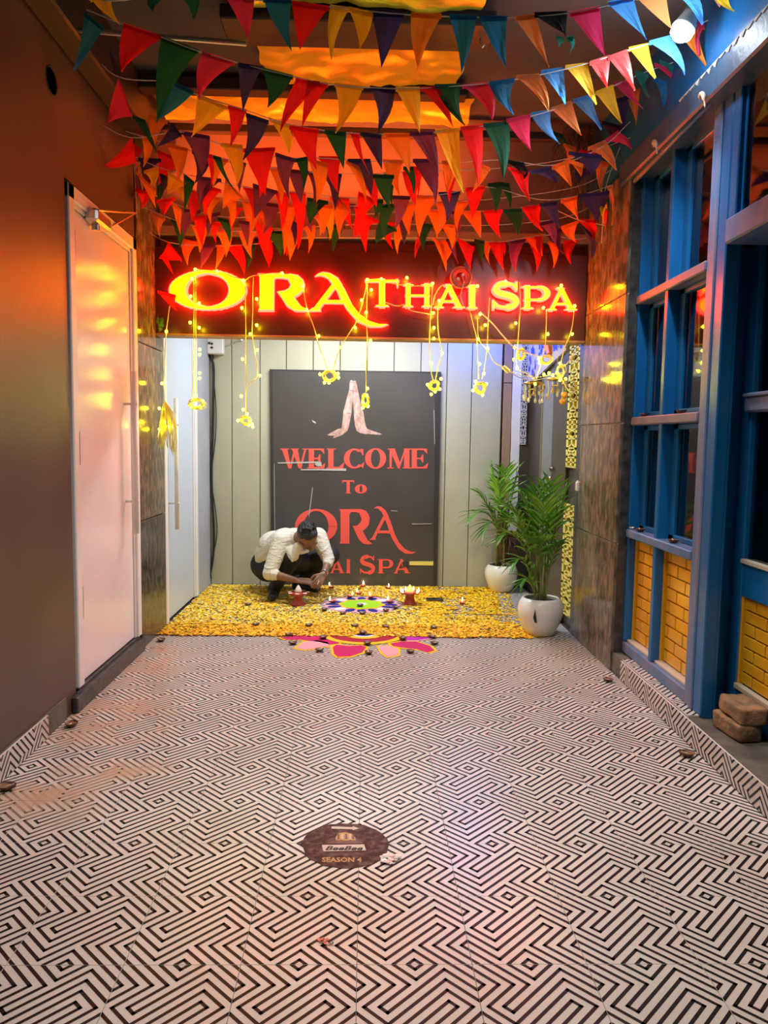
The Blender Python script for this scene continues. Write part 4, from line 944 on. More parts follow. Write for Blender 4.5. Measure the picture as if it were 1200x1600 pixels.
# --- petal carpet
RC = F(565, 945); RRX = .335
RC2 = F(568, 994)
def petal_ok(x, y):
    d = math.hypot((x-RC.x), (y-RC.y))
    if d < RRX+.02: return 0
    front = 5.36+.035*noise.noise(Vector((x*2.2, 0, 3)))+.02*noise.noise(Vector((x*9, 0, 1)))
    if y < front: return 0
    if math.hypot(x-RC2.x, y-5.33) < .10: return .0
    xr = 1.33-(y-5.36)*.09 if y < 6.2 else 1.25+.12*(y-6.2)
    if x > xr-.12 and rn.random() > .25: return 0
    if x > xr: return 0
    n = noise.noise(Vector((x*1.6, y*2.2, 7)))
    d = 1.0
    if y > front+.32:
        if x > .62: d = .95 if noise.noise(Vector((x*3.1, y*8, 2))) > -.18 else .22
        elif x < -.2: d = .9 if n > -.28 else .45
        else: d = .95 if n > -.2 else .5
    if -.75 < x < .0 and 6.1 < y < 6.9: d *= .45
    return d
vs = []; fs = []; mi = []
cnt = 0
while cnt < 42000:
    x = rn.uniform(LX+.01, 1.42); y = 5.32+(BY-5.36)*rn.random()**1.0
    if rn.random() > petal_ok(x, y): continue
    near = y < 5.72+.08*noise.noise(Vector((x*2, 4, 0)))
    r = rn.uniform(.009, .0165)*(1 if near else 1.05); a = rn.uniform(0, 2*pi); h = rn.uniform(.001, .012 if near else .007)
    t = rn.uniform(-.35, .35); ca, sa = cos(a)*r, sin(a)*r; w = rn.uniform(.45, .8)
    k = len(vs); tz = t*r
    vs += [(x-ca, y-sa, h+abs(tz)*.2), (x+sa*w, y-ca*w, h+tz+.002), (x+ca, y+sa, h+.003), (x-sa*w, y+ca*w, h-tz*.5+.002)]
    fs.append((k, k+1, k+2, k+3)); u = rn.random()
    left = x < -.1
    if near: mi.append(0 if u < .48 else 1 if u < .96 else 3)
    elif x > .45: mi.append(0 if u < .72 else 1 if u < .93 else 2 if u < .96 else 3)
    else: mi.append(0 if u < .52 else 1 if u < .66 else 2 if u < .95 else 3)
    cnt += 1
mb = MB(); mb.v = vs; mb.f = fs; mb.m = mi
me = bpy.data.meshes.new('marigold_petals'); me.from_pydata(vs, [], fs)
for m in (mat('petal_yellow', (1, .64, .0), .6), mat('petal_orange', (1, .47, .0), .6), mat('petal_pale', (1, .84, .3), .6), mat('petal_dark', (.10, .035, .01), .7)): me.materials.append(m)
me.polygons.foreach_set('material_index', mi)
po = bpy.data.objects.new('marigold_petals', me); COL.objects.link(po)
tag(po, 'thick carpet of yellow and orange marigold petals covering the back half of the floor', 'petals', kind='stuff')
# --- powder drawings (flat coloured powder on the tiles)
POW = {k: mat('powder_'+k, c, .95, bump=.4, bscale=300) for k, c in dict(yellow=(.88, .55, .01), magenta=(.52, .012, .13), crimson=(.38, .012, .035), pink=(.72, .36, .42), navy=(.012, .02, .22), lime=(.34, .68, .01), white=(.8, .78, .75), purple=(.48, .02, .42)).items()}
def powder(pts, col, parent, name, h=.0018, lb=None):
    pts = [Vector((p[0], p[1], .0003)) for p in pts]
    a = sum((pts[i].x*pts[(i+1) % len(pts)].y-pts[(i+1) % len(pts)].x*pts[i].y) for i in range(len(pts)))
    if a < 0: pts = pts[::-1]
    return MB().prism(pts, (0, 0, h)).build(name, POW[col], parent, label=lb)
def disc(c, r, k=48, wob=0., lobes=0, sd=0):
    return [(c[0]+cos(2*pi*i/k)*r*(1+wob*cos(lobes*2*pi*i/k+sd)), c[1]+sin(2*pi*i/k)*r*(1+wob*cos(lobes*2*pi*i/k+sd))) for i in range(k)]
rg = empty('flower_rangoli', RC, 'round powder rangoli with lime centre and navy petals amid the marigold carpet', 'rangoli')
powder(disc(RC, .325, 96, .05, 16), 'pink', rg, 'powder_disc', .002)
for i in range(16):
    a = 2*pi*i/16; c = (RC.x+cos(a)*.245, RC.y+sin(a)*.245); q = []
    for k in range(14):
        t = 2*pi*k/14; u, v = cos(t)*.062, sin(t)*.036; q.append((c[0]+u*cos(a)-v*sin(a), c[1]+u*sin(a)+v*cos(a)))
    powder(q, 'navy' if i % 4 != 2 else 'white', rg, 'powder_petal', .004)
powder(disc(RC, .19, 64, .07, 8, 1), 'yellow', rg, 'powder_disc', .0055, 'yellow scalloped ring')
powder(disc(RC, .165, 64, .08, 8), 'lime', rg, 'powder_disc', .0068, 'lime green centre')
powder(disc(RC, .045, 24, .1, 6), 'white', rg, 'powder_disc', .0078)
# lotus rangoli on the tiles
lg = empty('lotus_rangoli', RC2, 'half lotus powder rangoli in magenta and yellow on the black and white tiles', 'rangoli')
def fz(l): return [tuple(F(x, y))[:2] for x, y in l]
def outline(pts, k=1.0, grow=.022):
    c = Vector((sum(p[0] for p in pts)/len(pts), sum(p[1] for p in pts)/len(pts))); return [tuple(c+(Vector(p)-c)*(1+grow/max(.02, (Vector(p)-c).length))) for p in pts]
PET = [([(438, 997), (460, 993), (490, 991), (515, 992), (530, 1006), (516, 1008), (500, 1004), (470, 1000), (448, 1000)], 'magenta'),
       ([(462, 1013), (475, 1004), (495, 1001), (512, 1004), (516, 1010), (500, 1012), (478, 1016)], 'pink'),
       ([(522, 1022), (520, 1012), (526, 1008), (545, 1010), (565, 1009), (572, 1012), (566, 1020), (548, 1026), (528, 1027)], 'magenta'),
       ([(590, 1010), (610, 1010), (622, 1015), (622, 1024), (606, 1027), (598, 1021)], 'pink'),
       ([(610, 1006), (628, 1003), (650, 1003), (672, 1010), (679, 1017), (668, 1020), (652, 1015), (632, 1013), (614, 1010)], 'magenta'),
       ([(622, 996), (640, 993), (664, 994), (672, 998), (650, 1001), (630, 1001)], 'purple')]
for i, (pts, c) in enumerate(PET):
    q = fz(pts); powder(outline(q), 'yellow' if i != 5 else 'pink', lg, 'powder_outline', .0018+.0001*i, 'yellow outline'); powder(q, c, lg, 'powder_petal', .0035)
cc = F(568, 991)
def half(r0, r1, col, h, lb=None, a0=172, a1=368):
    n = 30; o = [(cc.x+cos(radians(lerp(a0, a1, i/n)))*r1, cc.y+sin(radians(lerp(a0, a1, i/n)))*r1*.95) for i in range(n+1)]
    inn = [(cc.x+cos(radians(lerp(a1, a0, i/n)))*r0, cc.y+sin(radians(lerp(a1, a0, i/n)))*r0*.95) for i in range(n+1)]
    mb = MB()
    for i in range(n): mb.prism([(o[i][0], o[i][1], .0003), (o[i+1][0], o[i+1][1], .0003), (inn[n-i-1][0], inn[n-i-1][1], .0003), (inn[n-i][0], inn[n-i][1], .0003)], (0, 0, h))
    mb.build('powder_ring', POW[col], lg, label=lb)
half(.255, .305, 'yellow', .005, 'outer yellow ring'); half(.15, .255, 'crimson', .0045, 'crimson ring'); half(.10, .15, 'yellow', .005, 'inner yellow ring')
half(.07, .10, 'white', .0045); half(.03, .07, 'navy', .005); half(.001, .03, 'white', .005)
# --- clay lamps
def diya(loc, label, lit=False, s=1.0, group='small clay lamps', turn=0.):
    o = empty('clay_lamp', loc, label, 'clay lamp', group)
    L = Vector(loc); mb = MB()
    prof = [(.0, 0), (.013, 0), (.016, .002), (.024, .010), (.0275, .017), (.0285, .0185), (.0262, .0185), (.022, .012), (.012, .0065), (0, .006)]
    mb.lathe(L, [(r*s, z*s) for r, z in prof], 16)
    for i, v in enumerate(mb.v):       # pinched spout
        p = Vector(v)-L; a = math.atan2(p.y, p.x)-turn; k = max(0, cos(a))**8
        if p.z > .009*s: p.x += cos(turn)*.008*s*k; p.y += sin(turn)*.008*s*k; mb.v[i] = tuple(L+p)
    mb.build('bowl', M['clay'] if not lit else M['clay_red'], o, smooth=True)
    MB().lathe(L, [(0, .0130*s), (.0215*s, .0130*s), (.0215*s, .0122*s), (0, .0122*s)], 14).build('oil', M['oil'], o)
    e = L+Vector((cos(turn)*.026*s, sin(turn)*.026*s, .020*s))
    MB().tube([L+Vector((0, 0, .0135*s)), L+Vector((cos(turn)*.014*s, sin(turn)*.014*s, .015*s)), e], .0022*s, 6).build('wick', M['wick'], o)
    if lit: MB().lathe(e, [(0, -.001), (.0045*s, .003*s), (.0065*s, .009*s), (.005*s, .018*s), (.002*s, .028*s), (0, .036*s)], 10).build('flame', M['flame'], o, smooth=True)
    return o
DU = [  # unlit
 (567, 988, 'unlit clay lamp at the centre of the half lotus rangoli'), (574, 1004, 'unlit clay lamp on the outer yellow ring of the lotus rangoli'), (576, 1018, 'unlit clay lamp lowest in front of the lotus rangoli'),
 (499, 1014, 'unlit clay lamp left of the magenta petal, below the lotus rangoli'), (641, 1016, 'unlit clay lamp below the right arm of the lotus rangoli'), (678, 1003, 'unlit clay lamp at the right end of the lotus rangoli'),
 (675, 993, 'unlit clay lamp at the petal edge, right of the lotus rangoli'), (678, 980, 'unlit clay lamp on petals above the right end of the lotus rangoli'), (602, 978, 'unlit clay lamp on petals, right one between the two rangolis'),
 (555, 977, 'unlit clay lamp on petals, middle one between the two rangolis'), (483, 976, 'unlit clay lamp on petals, left one between the two rangolis'), (452, 990, 'unlit clay lamp at the left tip of the lotus rangoli'),
 (458, 1003, 'orange brown clay lamp just below the left tip of the lotus rangoli'), (505, 995, 'dark clay lamp on the left arm of the lotus rangoli'), (629, 997, 'dark clay lamp on the right arm of the lotus rangoli'),
 (567, 957, 'unlit clay lamp at the front of the navy flower rangoli'), (536, 957, 'unlit clay lamp front left of the navy flower rangoli'), (603, 953, 'unlit clay lamp front right of the navy flower rangoli'),
 (507, 951, 'unlit clay lamp at the left edge of the navy flower rangoli'), (618, 948, 'unlit clay lamp at the right edge of the navy flower rangoli'), (563, 945, 'dark clay lamp in the lime centre of the flower rangoli'),
 (387, 943, 'unlit clay lamp on petals left of the squatting man'), (400, 975, 'unlit clay lamp on petals in the left front half of the carpet'),
 (252, 998, 'dark clay lamp at the foot of the left stone pillar'), (112, 1131, 'dark clay lamp at the end of the left skirting below the white door'), (10, 1230, 'dark clay lamp cut off at the left edge of the photo'),
 (951, 1061, 'small clay lamp at the foot of the right stone pillar'), (1074, 1178, 'broken dark clay lamp on the tiles by the right step')]
for i, (x, y, lb) in enumerate(DU):
    p = F(x, y+4); onp = p.y > 5.4
    p.z = .006 if onp else .0006
    if math.hypot(p.x-RC.x, p.y-RC.y) < .35: p.z = .008
    elif math.hypot(p.x-cc.x, p.y-cc.y) < .4 and not onp: p.z = .0055
    diya(p, lb, False, 1.0 if y < 1100 else 1.12, 'unlit clay lamps on the floor', rn.uniform(0, 6))
DL = [(518, 918, 'burning clay lamp in the back row, beside the man\'s hands'), (567, 916, 'burning clay lamp in the back row, middle of the welcome board'), (606, 919, 'burning clay lamp in the back row, right of the middle'),
 (561, 928, 'burning clay lamp just behind the flower rangoli'), (546, 933, 'burning clay lamp at the back left of the flower rangoli'), (579, 934, 'burning clay lamp at the back right of the flower rangoli'),
 (520, 941, 'burning clay lamp at the left side of the flower rangoli'), (609, 941, 'burning clay lamp at the right side of the flower rangoli'), (722, 943, 'burning clay lamp alone on the petals near the back palm')]
for x, y, lb in DL:
    p = F(x, y+2); p.z = .007 if math.hypot(p.x-RC.x, p.y-RC.y) > .34 else .0085; p.y = min(p.y, BY-.08)
    diya(p, lb, True, 1.0, 'burning clay lamps around the flower rangoli', rn.uniform(0, 6))
# window sill lamps
for px, py, z, lb in ((1007, 643, Zt1+.026, 'clay lamp on the upper sill, left window light'), (1065, 637, Zt1+.026, 'clay lamp on the upper sill, right window light'), (1000, 836, Zs+.026, 'clay lamp on the lower sill above the left yellow brick panel'), (1052, 853, Zs+.026, 'clay lamp on the lower sill above the right yellow brick panel')):
    p = P(px, py, 0, FX+.022); p.z = z+.0005
    diya(p, lb, False, 1.0, 'clay lamps on the blue window sills', 1.5)
for k, px in enumerate((982, 988)):
    p = P(px, 833, 0, FX+.02); p.z = Zs+.027
    MB().lathe(p, [(0, 0), (.016, 0), (.018, .002), (.018, .015), (.0165, .015), (.0165, .008), (0, .008)], 16).build('tealight_cup', M['steel'], smooth=True, label=('silver tealight cup on the lower sill, leftmost' if k == 0 else 'silver tealight cup on the lower sill, second from left'), cat='tealight', group='tealight cups on the sill')
# pedestal lamps
def pedestal(loc, label, lit):
    L = Vector(loc); o = empty('pedestal_lamp', loc, label, 'oil lamp', 'red pedestal lamps')
    MB().lathe(L, [(0, 0), (.062, 0), (.064, .006), (.05, .014), (.042, .04), (.036, .07), (.042, .088), (.05, .094), (0, .096)], 20).build('stem', M['clay_red'], o, smooth=True)
    MB().lathe(L, [(0, .093), (.07, .094), (.075, .102), (.072, .106), (0, .104)], 20).build('plate', M['clay_red'], o, smooth=True)
    MB().lathe(L, [(0, .104), (.028, .105), (.031, .118), (.022, .14), (.01, .16), (0, .172)], 16).build('cone', M['wick'] if not lit else mat('cone_amber', (.8, .4, .1), .5, em=(1, .45, .12), es=1.2), o, smooth=True)
    for i in range(7):
        a = 2*pi*i/7+.2; c = L+Vector((cos(a)*.078, sin(a)*.078, .092))
        cup = MB().lathe(c, [(0, 0), (.012, .001), (.022, .012), (.024, .017), (.020, .017), (.010, .007), (0, .006)], 12).build('cup', M['clay_red'], o, smooth=True)
        if not lit: MB().bbox(c+Vector((-.016, -.013, .013)), c+Vector((.016, .013, .018)), .002).build('wax', M['wick'], cup)
        elif i % 7 != 5: MB().lathe(c+Vector((0, 0, .012)), [(0, 0), (.005, .004), (.0065, .011), (.004, .024), (0, .036)], 8).build('flame', M['flame'], cup, smooth=True)
p = F(466, 946); p.z = .006; pedestal(p, 'red pedestal lamp, unlit, with pale cone, in front of the squatting man', False)
p = F(640, 945); p.z = .006; pedestal(p, 'red pedestal lamp with burning flames, right of the flower rangoli', True)
# phone
p = F(679, 939)
ph = empty('mobile_phone', (p.x, p.y, .012), 'black mobile phone lying on the petals right of the burning pedestal lamp', 'phone')
MB().bbox((p.x-.075, p.y-.04, .012), (p.x+.075, p.y+.04, .021), .006).build('body', M['poster_edge'], ph)
MB().bbox((p.x-.07, p.y-.035, .0205), (p.x+.07, p.y+.035, .0218), .001).build('screen', mat('phone_screen', (.01, .01, .012), .06), ph)
# --- worn oval floor sticker
sc_ = F(540, 1322)
st = empty('floor_sticker', (sc_.x, sc_.y, 0), 'worn oval maroon beer advertising sticker on the tiles', 'sticker')
rim = [F(x, y) for x, y in ((470, 1318), (478, 1305), (495, 1295), (515, 1289), (540, 1287), (562, 1288), (580, 1294), (597, 1302), (607, 1316), (604, 1332), (595, 1344), (575, 1353), (548, 1357), (520, 1355), (498, 1350), (480, 1338))]
rim = smooth_path(rim+[rim[0]], 3)[:-1]; rim = [Vector((v.x+.003*rn.uniform(-1, 1), v.y+.003*rn.uniform(-1, 1), .0006)) for v in rim]
MB().prism(rim[::-1], (0, 0, .0006)).build('sticker_sheet', mat('sticker_maroon', (.06, .02, .018), .6, spec=.2, col2=(.20, .11, .09), nscale=34, lo=.45, hi=.72), st)
def flatpoly(pts, m, name, h=.0015, par=st, lb=None): return MB().prism([Vector((*F(x, y)[:2], h)) for x, y in pts][::-1], (0, 0, .0004)).build(name, m, par, label=lb)
ivory = mat('sticker_ivory', (.62, .50, .42), .5); gold = mat('sticker_gold', (.62, .36, .10), .5, col2=(.4, .2, .1), nscale=60)
flatpoly([(518, 1292), (551, 1293), (551, 1291.5), (561, 1295), (551, 1298), (551, 1296.5), (518, 1295.5)], ivory, 'arrow')
flatpoly([(503, 1321), (569, 1320), (572, 1329.5), (505, 1331)], ivory, 'name_band')
flatpoly([(526, 1318), (524, 1310), (528, 1303), (538, 1301), (549, 1303), (555, 1309), (556, 1316), (548, 1313), (540, 1315), (532, 1313)], gold, 'emblem')
for k, x in enumerate((529, 535, 541, 547, 552)): flatpoly([(x-1.6, 1312), (x-1.4, 1304), (x+1.2, 1304), (x+1.6, 1312)], ivory if k % 2 else M['clay'], 'emblem_ray', .0021)
flatpoly([(512, 1319), (520, 1314), (560, 1314), (567, 1318), (567, 1319)], M['clay'], 'emblem_scroll', .0018)
def flat_text(txt, px, py, px1, h_px, m, parent, shear=0., bold=0., z=.0022):
    cu = bpy.data.curves.new('text', 'FONT'); cu.body = txt; cu.size = 1; cu.align_x = 'LEFT'; cu.shear = shear; cu.offset = bold; cu.resolution_u = 2; cu.fill_mode = 'FRONT'
    tmp = bpy.data.objects.new('text', cu); COL.objects.link(tmp)
    dg = bpy.context.evaluated_depsgraph_get(); me = bpy.data.meshes.new_from_object(tmp.evaluated_get(dg)); bpy.data.objects.remove(tmp)
    xs_ = [v.co.x for v in me.vertices]; x0, x1 = min(xs_), max(xs_); ys_ = [v.co.y for v in me.vertices]; yy = max(ys_)
    off = root_loc(parent)
    for v in me.vertices:
        X = px+(v.co.x-x0)/(x1-x0)*(px1-px); Y = py-v.co.y/yy*h_px
        w = F(X, Y); v.co = Vector((w.x, w.y, z))-off
    me.materials.append(m); o = bpy.data.objects.new('lettering', me); COL.objects.link(o); o.parent = parent
    return tag(o, 'lettering reading %s' % txt)
flat_text('BeeBee', 508, 1329.3, 567, 6.5, M['line'], st, .35, .03)
flat_text('SEASON 4', 503, 1347.5, 565, 7, gold, st, .0, .03)
# crumpled clear wrap at its right edge, and litter
def crumple(c, r, n, m, label, seed, cat='litter', flat=.5):
    mb = MB(); r_ = random.Random(seed)
    for k in range(n):
        p = Vector(c)+Vector((r_.uniform(-r, r), r_.uniform(-r, r)*.8, r*flat*.25+.003+r_.uniform(0, r*flat*.5))); q = []
        for i in range(5):
            a = 2*pi*i/5+r_.uniform(-.3, .3); q.append(p+Vector((cos(a)*r*.5, sin(a)*r*.4, r_.uniform(-1, 1)*r*.2*flat)))
        for v in q: v.z = max(v.z, .0012)
        mb.add([p]+q, [(0, i+1, (i+1) % 5+1) for i in range(5)])
    return mb.build('crumpled_wrapper', m, label=label, cat=cat)
crumple(F(612, 1345), .028, 16, mat('clear_wrap', (.7, .6, .56), .15, spec=1), 'crumpled clear plastic beside the oval floor sticker', 1, flat=.25)
crumple(F(504, 1474), .014, 8, mat('pink_foil', (.8, .3, .28), .25, metal=.5), 'tiny crumpled pink wrapper on the tiles near the bottom', 2)
crumple(F(517, 1477), .007, 5, M['poster_edge'], 'tiny dark scrap touching the crumpled pink wrapper', 3)
crumple(F(775, 1063), .012, 5, M['clay_red'], 'small red scrap on the tiles right of the lotus rangoli', 4, flat=.2)
# --- rough bricks on the step
def rough_brick(c, sx, sy, sz, rz, tilt, label, seed):
    bm = bmesh.new(); bmesh.ops.create_cube(bm, size=1); bmesh.ops.subdivide_edges(bm, edges=bm.edges[:], cuts=7, use_grid_fill=True)
    for v in bm.verts:
        q = v.co*2; m_ = max(abs(q.x), abs(q.y), abs(q.z)); rr = Vector((q.x, q.y, q.z)); k = rr.length
        e = sum(1 for t in q if abs(t) > .85); v.co *= (1-.028*(e > 1)-.03*(e > 2))
        v.co = Vector((v.co.x*sx, v.co.y*sy, v.co.z*sz))
        p = v.co*13+Vector((seed, 0, 0)); d = Vector((noise.noise(p), noise.noise(p+Vector((9, 0, 0))), noise.noise(p+Vector((0, 9, 0)))*.6)); v.co += d*.011+d*0
        if v.co.z > sz*.42: v.co.z -= .010*max(0, noise.noise(v.co*30+Vector((seed, 3, 3))))+ (.012 if abs(v.co.x) < sx*.22 and abs(v.co.y) < sy*.3 and seed == 2 else 0)
    R = Matrix.Rotation(rz, 3, 'Z') @ Matrix.Rotation(tilt, 3, 'X'); C_ = Vector(c); mb = MB()
    bm.verts.index_update()
    mb.add([C_+R @ v.co for v in bm.verts], [[v.index for v in f.verts] for f in bm.faces]); bm.free()
    return mb.build('loose_brick', M['stone'], label=label, cat='brick', group='rough bricks on the step', smooth=True)
rough_brick((1.665, 3.28, .118+.041), .115, .22, .075, .12, 0, 'rough broken brick on the step by the blue post, lower of two', 1)
rough_brick((1.685, 3.27, .118+.118), .115, .225, .072, -.04, 0, 'rough worn brick with hollow top, lying on the other brick', 2)

# ------------------------------------------------------------------ palms
def pot(loc, rmax, h, parent):
    L = Vector(loc); k = h/.25; r = rmax/.155
    prof = [(0, 0), (.085, 0), (.098, .006), (.125, .06), (.15, .13), (.155, .17), (.150, .205), (.135, .235), (.122, .25), (.112, .25), (.118, .235), (.13, .21), (0, .205)]
    return MB().lathe(L, [(a*r, b*k) for a, b in prof], 36).build('pot', M['pot'], parent, smooth=True)
def leaflet(mb, p, d, up, L, w, droop):
    """narrow leaf blade of bent quads folded along its rib"""
    d = d.normalized(); side = d.cross(up).normalized(); n = 4; C = []; 
    for i in range(n+1):
        t = i/n; C.append(p+d*L*t+Vector((0, 0, -droop*L*t*t)))
    vs = []; ws = (.5, 1, .85, .5, .04)
    for i in range(n+1): vs += [C[i]-side*w*ws[i]/2+up*w*.18, C[i], C[i]+side*w*ws[i]/2+up*w*.18]
    fs = []
    for i in range(n): k = i*3; fs += [(k, k+1, k+4, k+3), (k+1, k+2, k+5, k+4)]
    mb.add(vs, fs)
def frond(parent, base, tip, arch, n, L, w, m, rn, t0=.4, lift=.6, droop=.35):
    base = Vector(base); tip = Vector(tip); mid = base.lerp(tip, .55)+Vector((0, 0, arch)); pts = []
    for i in range(13):
        t = i/12; pts.append(base*(1-t)**2+mid*2*t*(1-t)+tip*t*t)
    st_ = MB().tube(pts, [lerp(.0065, .0018, i/12) for i in range(13)], 6).build('frond_stem', M['stem'], parent, smooth=True)
    mb = MB()
    for i in range(n):
        t = lerp(t0, 1.0, i/(n-1)); j = min(11, int(t*12)); f = t*12-j; p = pts[j].lerp(pts[j+1], f); ax = (pts[j+1]-pts[j]).normalized()
        sd = ax.cross(Vector((0, 0, 1)))
        if sd.length < .1: sd = Vector((1, 0, 0))
        sd.normalize(); upv = sd.cross(ax).normalized()
        for s in (-1, 1):
            d = ax*lerp(.85, 1.6, (t-t0)/(1-t0))+sd*s*.9+upv*.28*lift+Vector((rn.uniform(-.12, .12), rn.uniform(-.12, .12), rn.uniform(-.08, .12)))
            leaflet(mb, p, d, upv, L*1.35*sin(pi*lerp(.3, .8, (t-t0)/(1-t0)))*rn.uniform(.85, 1.1), w*rn.uniform(.8, 1.15), droop*rn.uniform(.5, 1.5))
    mb.build('frond_leaves', M[m], st_)
def palm(loc, rmax, hpot, label, fronds, canes, seed):
    rn = random.Random(seed); L = Vector(loc)
    root = empty('potted_palm', loc, label, 'plant', 'palms in white pots beside the doorway')
    pot(L, rmax, hpot, root)
    MB().lathe(L, [(0, hpot*.86), (rmax*.8, hpot*.86), (rmax*.78, hpot*.9), (rmax*.4, hpot*.93), (0, hpot*.92)], 20).build('soil', M['soil'], root)
    for (dx, dy, tx, ty, tz, r) in canes:
        a = L+Vector((dx, dy, hpot*.88)); b = L+Vector((tx, ty, tz))
        MB().tube(smooth_path([a, a.lerp(b, .5)+Vector((rn.uniform(-.01, .01), 0, 0)), b], 4), r, 8).build('cane', M['cane'] if r > .011 else M['stem'], root, smooth=True)
    for (bx, bz, px, py, dy, arch, n, Lf, m) in fronds:
        t = PY(px, py, L.y+dy); t.y = min(t.y, BY-.2)
        frond(root, L+Vector((bx, 0, bz)), L+Vector((bx, 0, bz))+(t-L-Vector((bx, 0, bz)))*.86, arch, max(7, int(n*.72)), Lf, .024, m, rn, t0=.32, droop=.3)
    return root
PB = F(783, 919); PB.y = 7.10; PB.z = .003; PB.x = PY(783, 900, 7.10).x
PF = F(848, 996); PF.y += .10; PF.z = .003
palm(PB, .155, .25, 'potted areca palm at the back, in a white pot against the beige wall',
 [(0, .55, 765, 722, 0, .05, 13, .22, 'leaf_y'), (0, .6, 790, 722, .02, .06, 13, .22, 'leaf_y'), (.02, .55, 812, 728, -.03, .06, 11, .20, 'leaf'), (-.02, .5, 742, 760, -.05, .12, 12, .18, 'leaf'), (0, .5, 734, 800, -.08, .22, 12, .17, 'leaf'),
  (0, .45, 752, 826, -.12, .25, 11, .15, 'leaf'), (.02, .5, 826, 770, -.05, .12, 12, .18, 'leaf'), (0, .55, 778, 745, -.12, .08, 13, .2, 'leaf_y'), (0, .5, 800, 800, -.15, .15, 11, .16, 'leaf'), (-.02, .5, 762, 790, .0, .12, 12, .17, 'leaf'), (0, .4, 800, 850, -.12, .18, 10, .13, 'leaf_dead')],
 [(-.035, 0, -.03, 0, .72, .013), (-.01, .02, .0, .02, .78, .013), (.02, -.02, .02, 0, .7, .013), (.04, .01, .04, .01, .66, .009), (-.055, -.02, -.05, 0, .62, .009)], 3)
palm(PF, .165, .27, 'potted areca palm in front, in a white pot nearest the right stone pillar',
 [(.0, .45, 862, 738, 0, .04, 13, .24, 'leaf_y'), (.03, .45, 888, 752, -.02, .08, 13, .22, 'leaf'), (-.02, .5, 838, 748, .0, .06, 12, .22, 'leaf'), (0, .42, 812, 760, .05, .14, 13, .2, 'leaf'), (-.02, .42, 782, 772, -.1, .22, 15, .17, 'leaf'),
  (-.02, .38, 795, 800, -.12, .2, 14, .17, 'leaf_y'), (-.02, .36, 775, 828, -.14, .28, 13, .15, 'leaf'), (.02, .4, 876, 790, -.08, .1, 12, .18, 'leaf'), (.0, .4, 850, 775, -.14, .08, 13, .2, 'leaf_y'), (-.03, .3, 800, 870, -.1, .2, 10, .13, 'leaf'),
  (.03, .32, 878, 838, -.1, .12, 9, .12, 'leaf'), (-.03, .22, 812, 905, -.1, .18, 9, .11, 'leaf'), (.0, .4, 832, 830, -.18, .14, 12, .16, 'leaf')],
 [(-.03, 0, -.09, 0, .62, .008), (-.015, .02, -.05, .02, .72, .008), (.0, -.02, -.01, 0, .75, .009), (.02, .01, .02, .01, .72, .008), (.035, -.01, .05, 0, .66, .007), (.01, .03, -.03, .02, .6, .007), (-.04, -.02, -.11, -.02, .5, .007), (.03, .03, .07, .03, .55, .006)], 8)
pc = F(838, 960)
MB().prism([PY(833, 965, PF.y-.158), PY(836, 952, PF.y-.15), PY(838, 966, PF.y-.158), PY(839, 974, PF.y-.156), PY(835, 972, PF.y-.156)], (0, -.003, 0)).build('chip', M['poster_edge'], [o for o in bpy.data.objects if o.name == 'potted_palm.001'][0], label='black chipped mark on the pot')
# small creeper leaves near the sign's left end
c0 = PY(247, 505, 5.38); sprig = empty('leaf_sprig', c0, 'tiny green leaf sprig at the left end of the signboard', 'leaves')
MB().tube([c0+Vector((0, 0, .06)), c0, c0+Vector((.01, 0, -.06))], .0015, 5).build('twig', M['stem'], sprig)
for k in range(7):
    c = c0+Vector((rn.uniform(-.02, .02), rn.uniform(-.01, .01), rn.uniform(-.05, .04)))
    MB().prism([c, c+Vector((.014, -.003, .012)), c+Vector((.03, 0, 0)), c+Vector((.014, .003, -.016))], (0, .002, 0)).build('leaf', M['leaf'], sprig)
# ------------------------------------------------------------------ squatting man
def capsule(mb, a, b, ra, rb, n=14, flat=None):
    a = Vector(a); b = Vector(b); ax = (b-a); L = ax.length; m = 5; pts = []; rs = []
    d = ax.normalized() if L > 1e-6 else Vector((0, 0, 1))
    for i in range(m): t = pi/2*(i/m); pts.append(a-d*ra*cos(t)); rs.append(max(ra*sin(t), ra*.05))
    for i in range(5): t = i/4; pts.append(a.lerp(b, t)); rs.append(lerp(ra, rb, t))
    for i in range(1, m+1): t = pi/2*(i/m); pts.append(b+d*rb*sin(t)); rs.append(max(rb*cos(t), rb*.05))
    mb.tube(pts, rs, n); return mb
def chain(mb, pts, rs):
    for i in range(len(pts)-1): capsule(mb, pts[i], pts[i+1], rs[i], rs[i+1])
def ell(mb, c, sx, sy, sz, R=None, n=20):
    k = MB().ball((0, 0, 0), 1, n); R = R or Matrix.Identity(3); c = Vector(c)
    mb.add([c+R @ Vector((v[0]*sx, v[1]*sy, v[2]*sz)) for v in k.v], k.f); return mb
def remeshed(mb, name, m, parent, vox=.007, sm=4, label=None):
    off = root_loc(parent); me = mb.mesh(name, m, off); o = bpy.data.objects.new(name, me); COL.objects.link(o)
    r = o.modifiers.new('r', 'REMESH'); r.mode = 'VOXEL'; r.voxel_size = vox; r.use_smooth_shade = True
    s = o.modifiers.new('s', 'SMOOTH'); s.iterations = sm; s.factor = .5
    dg = bpy.context.evaluated_depsgraph_get(); nm = bpy.data.meshes.new_from_object(o.evaluated_get(dg)); o.modifiers.clear(); o.data = nm
    if not nm.materials: nm.materials.append(m)
    nm.shade_smooth(); o.parent = parent
    return tag(o, label)
MY = 6.62
man = empty('person', (F(455, 930).x, 6.75, .006), 'man squatting over the petals, cream top, black trousers, head bowed, setting a lamp', 'person')
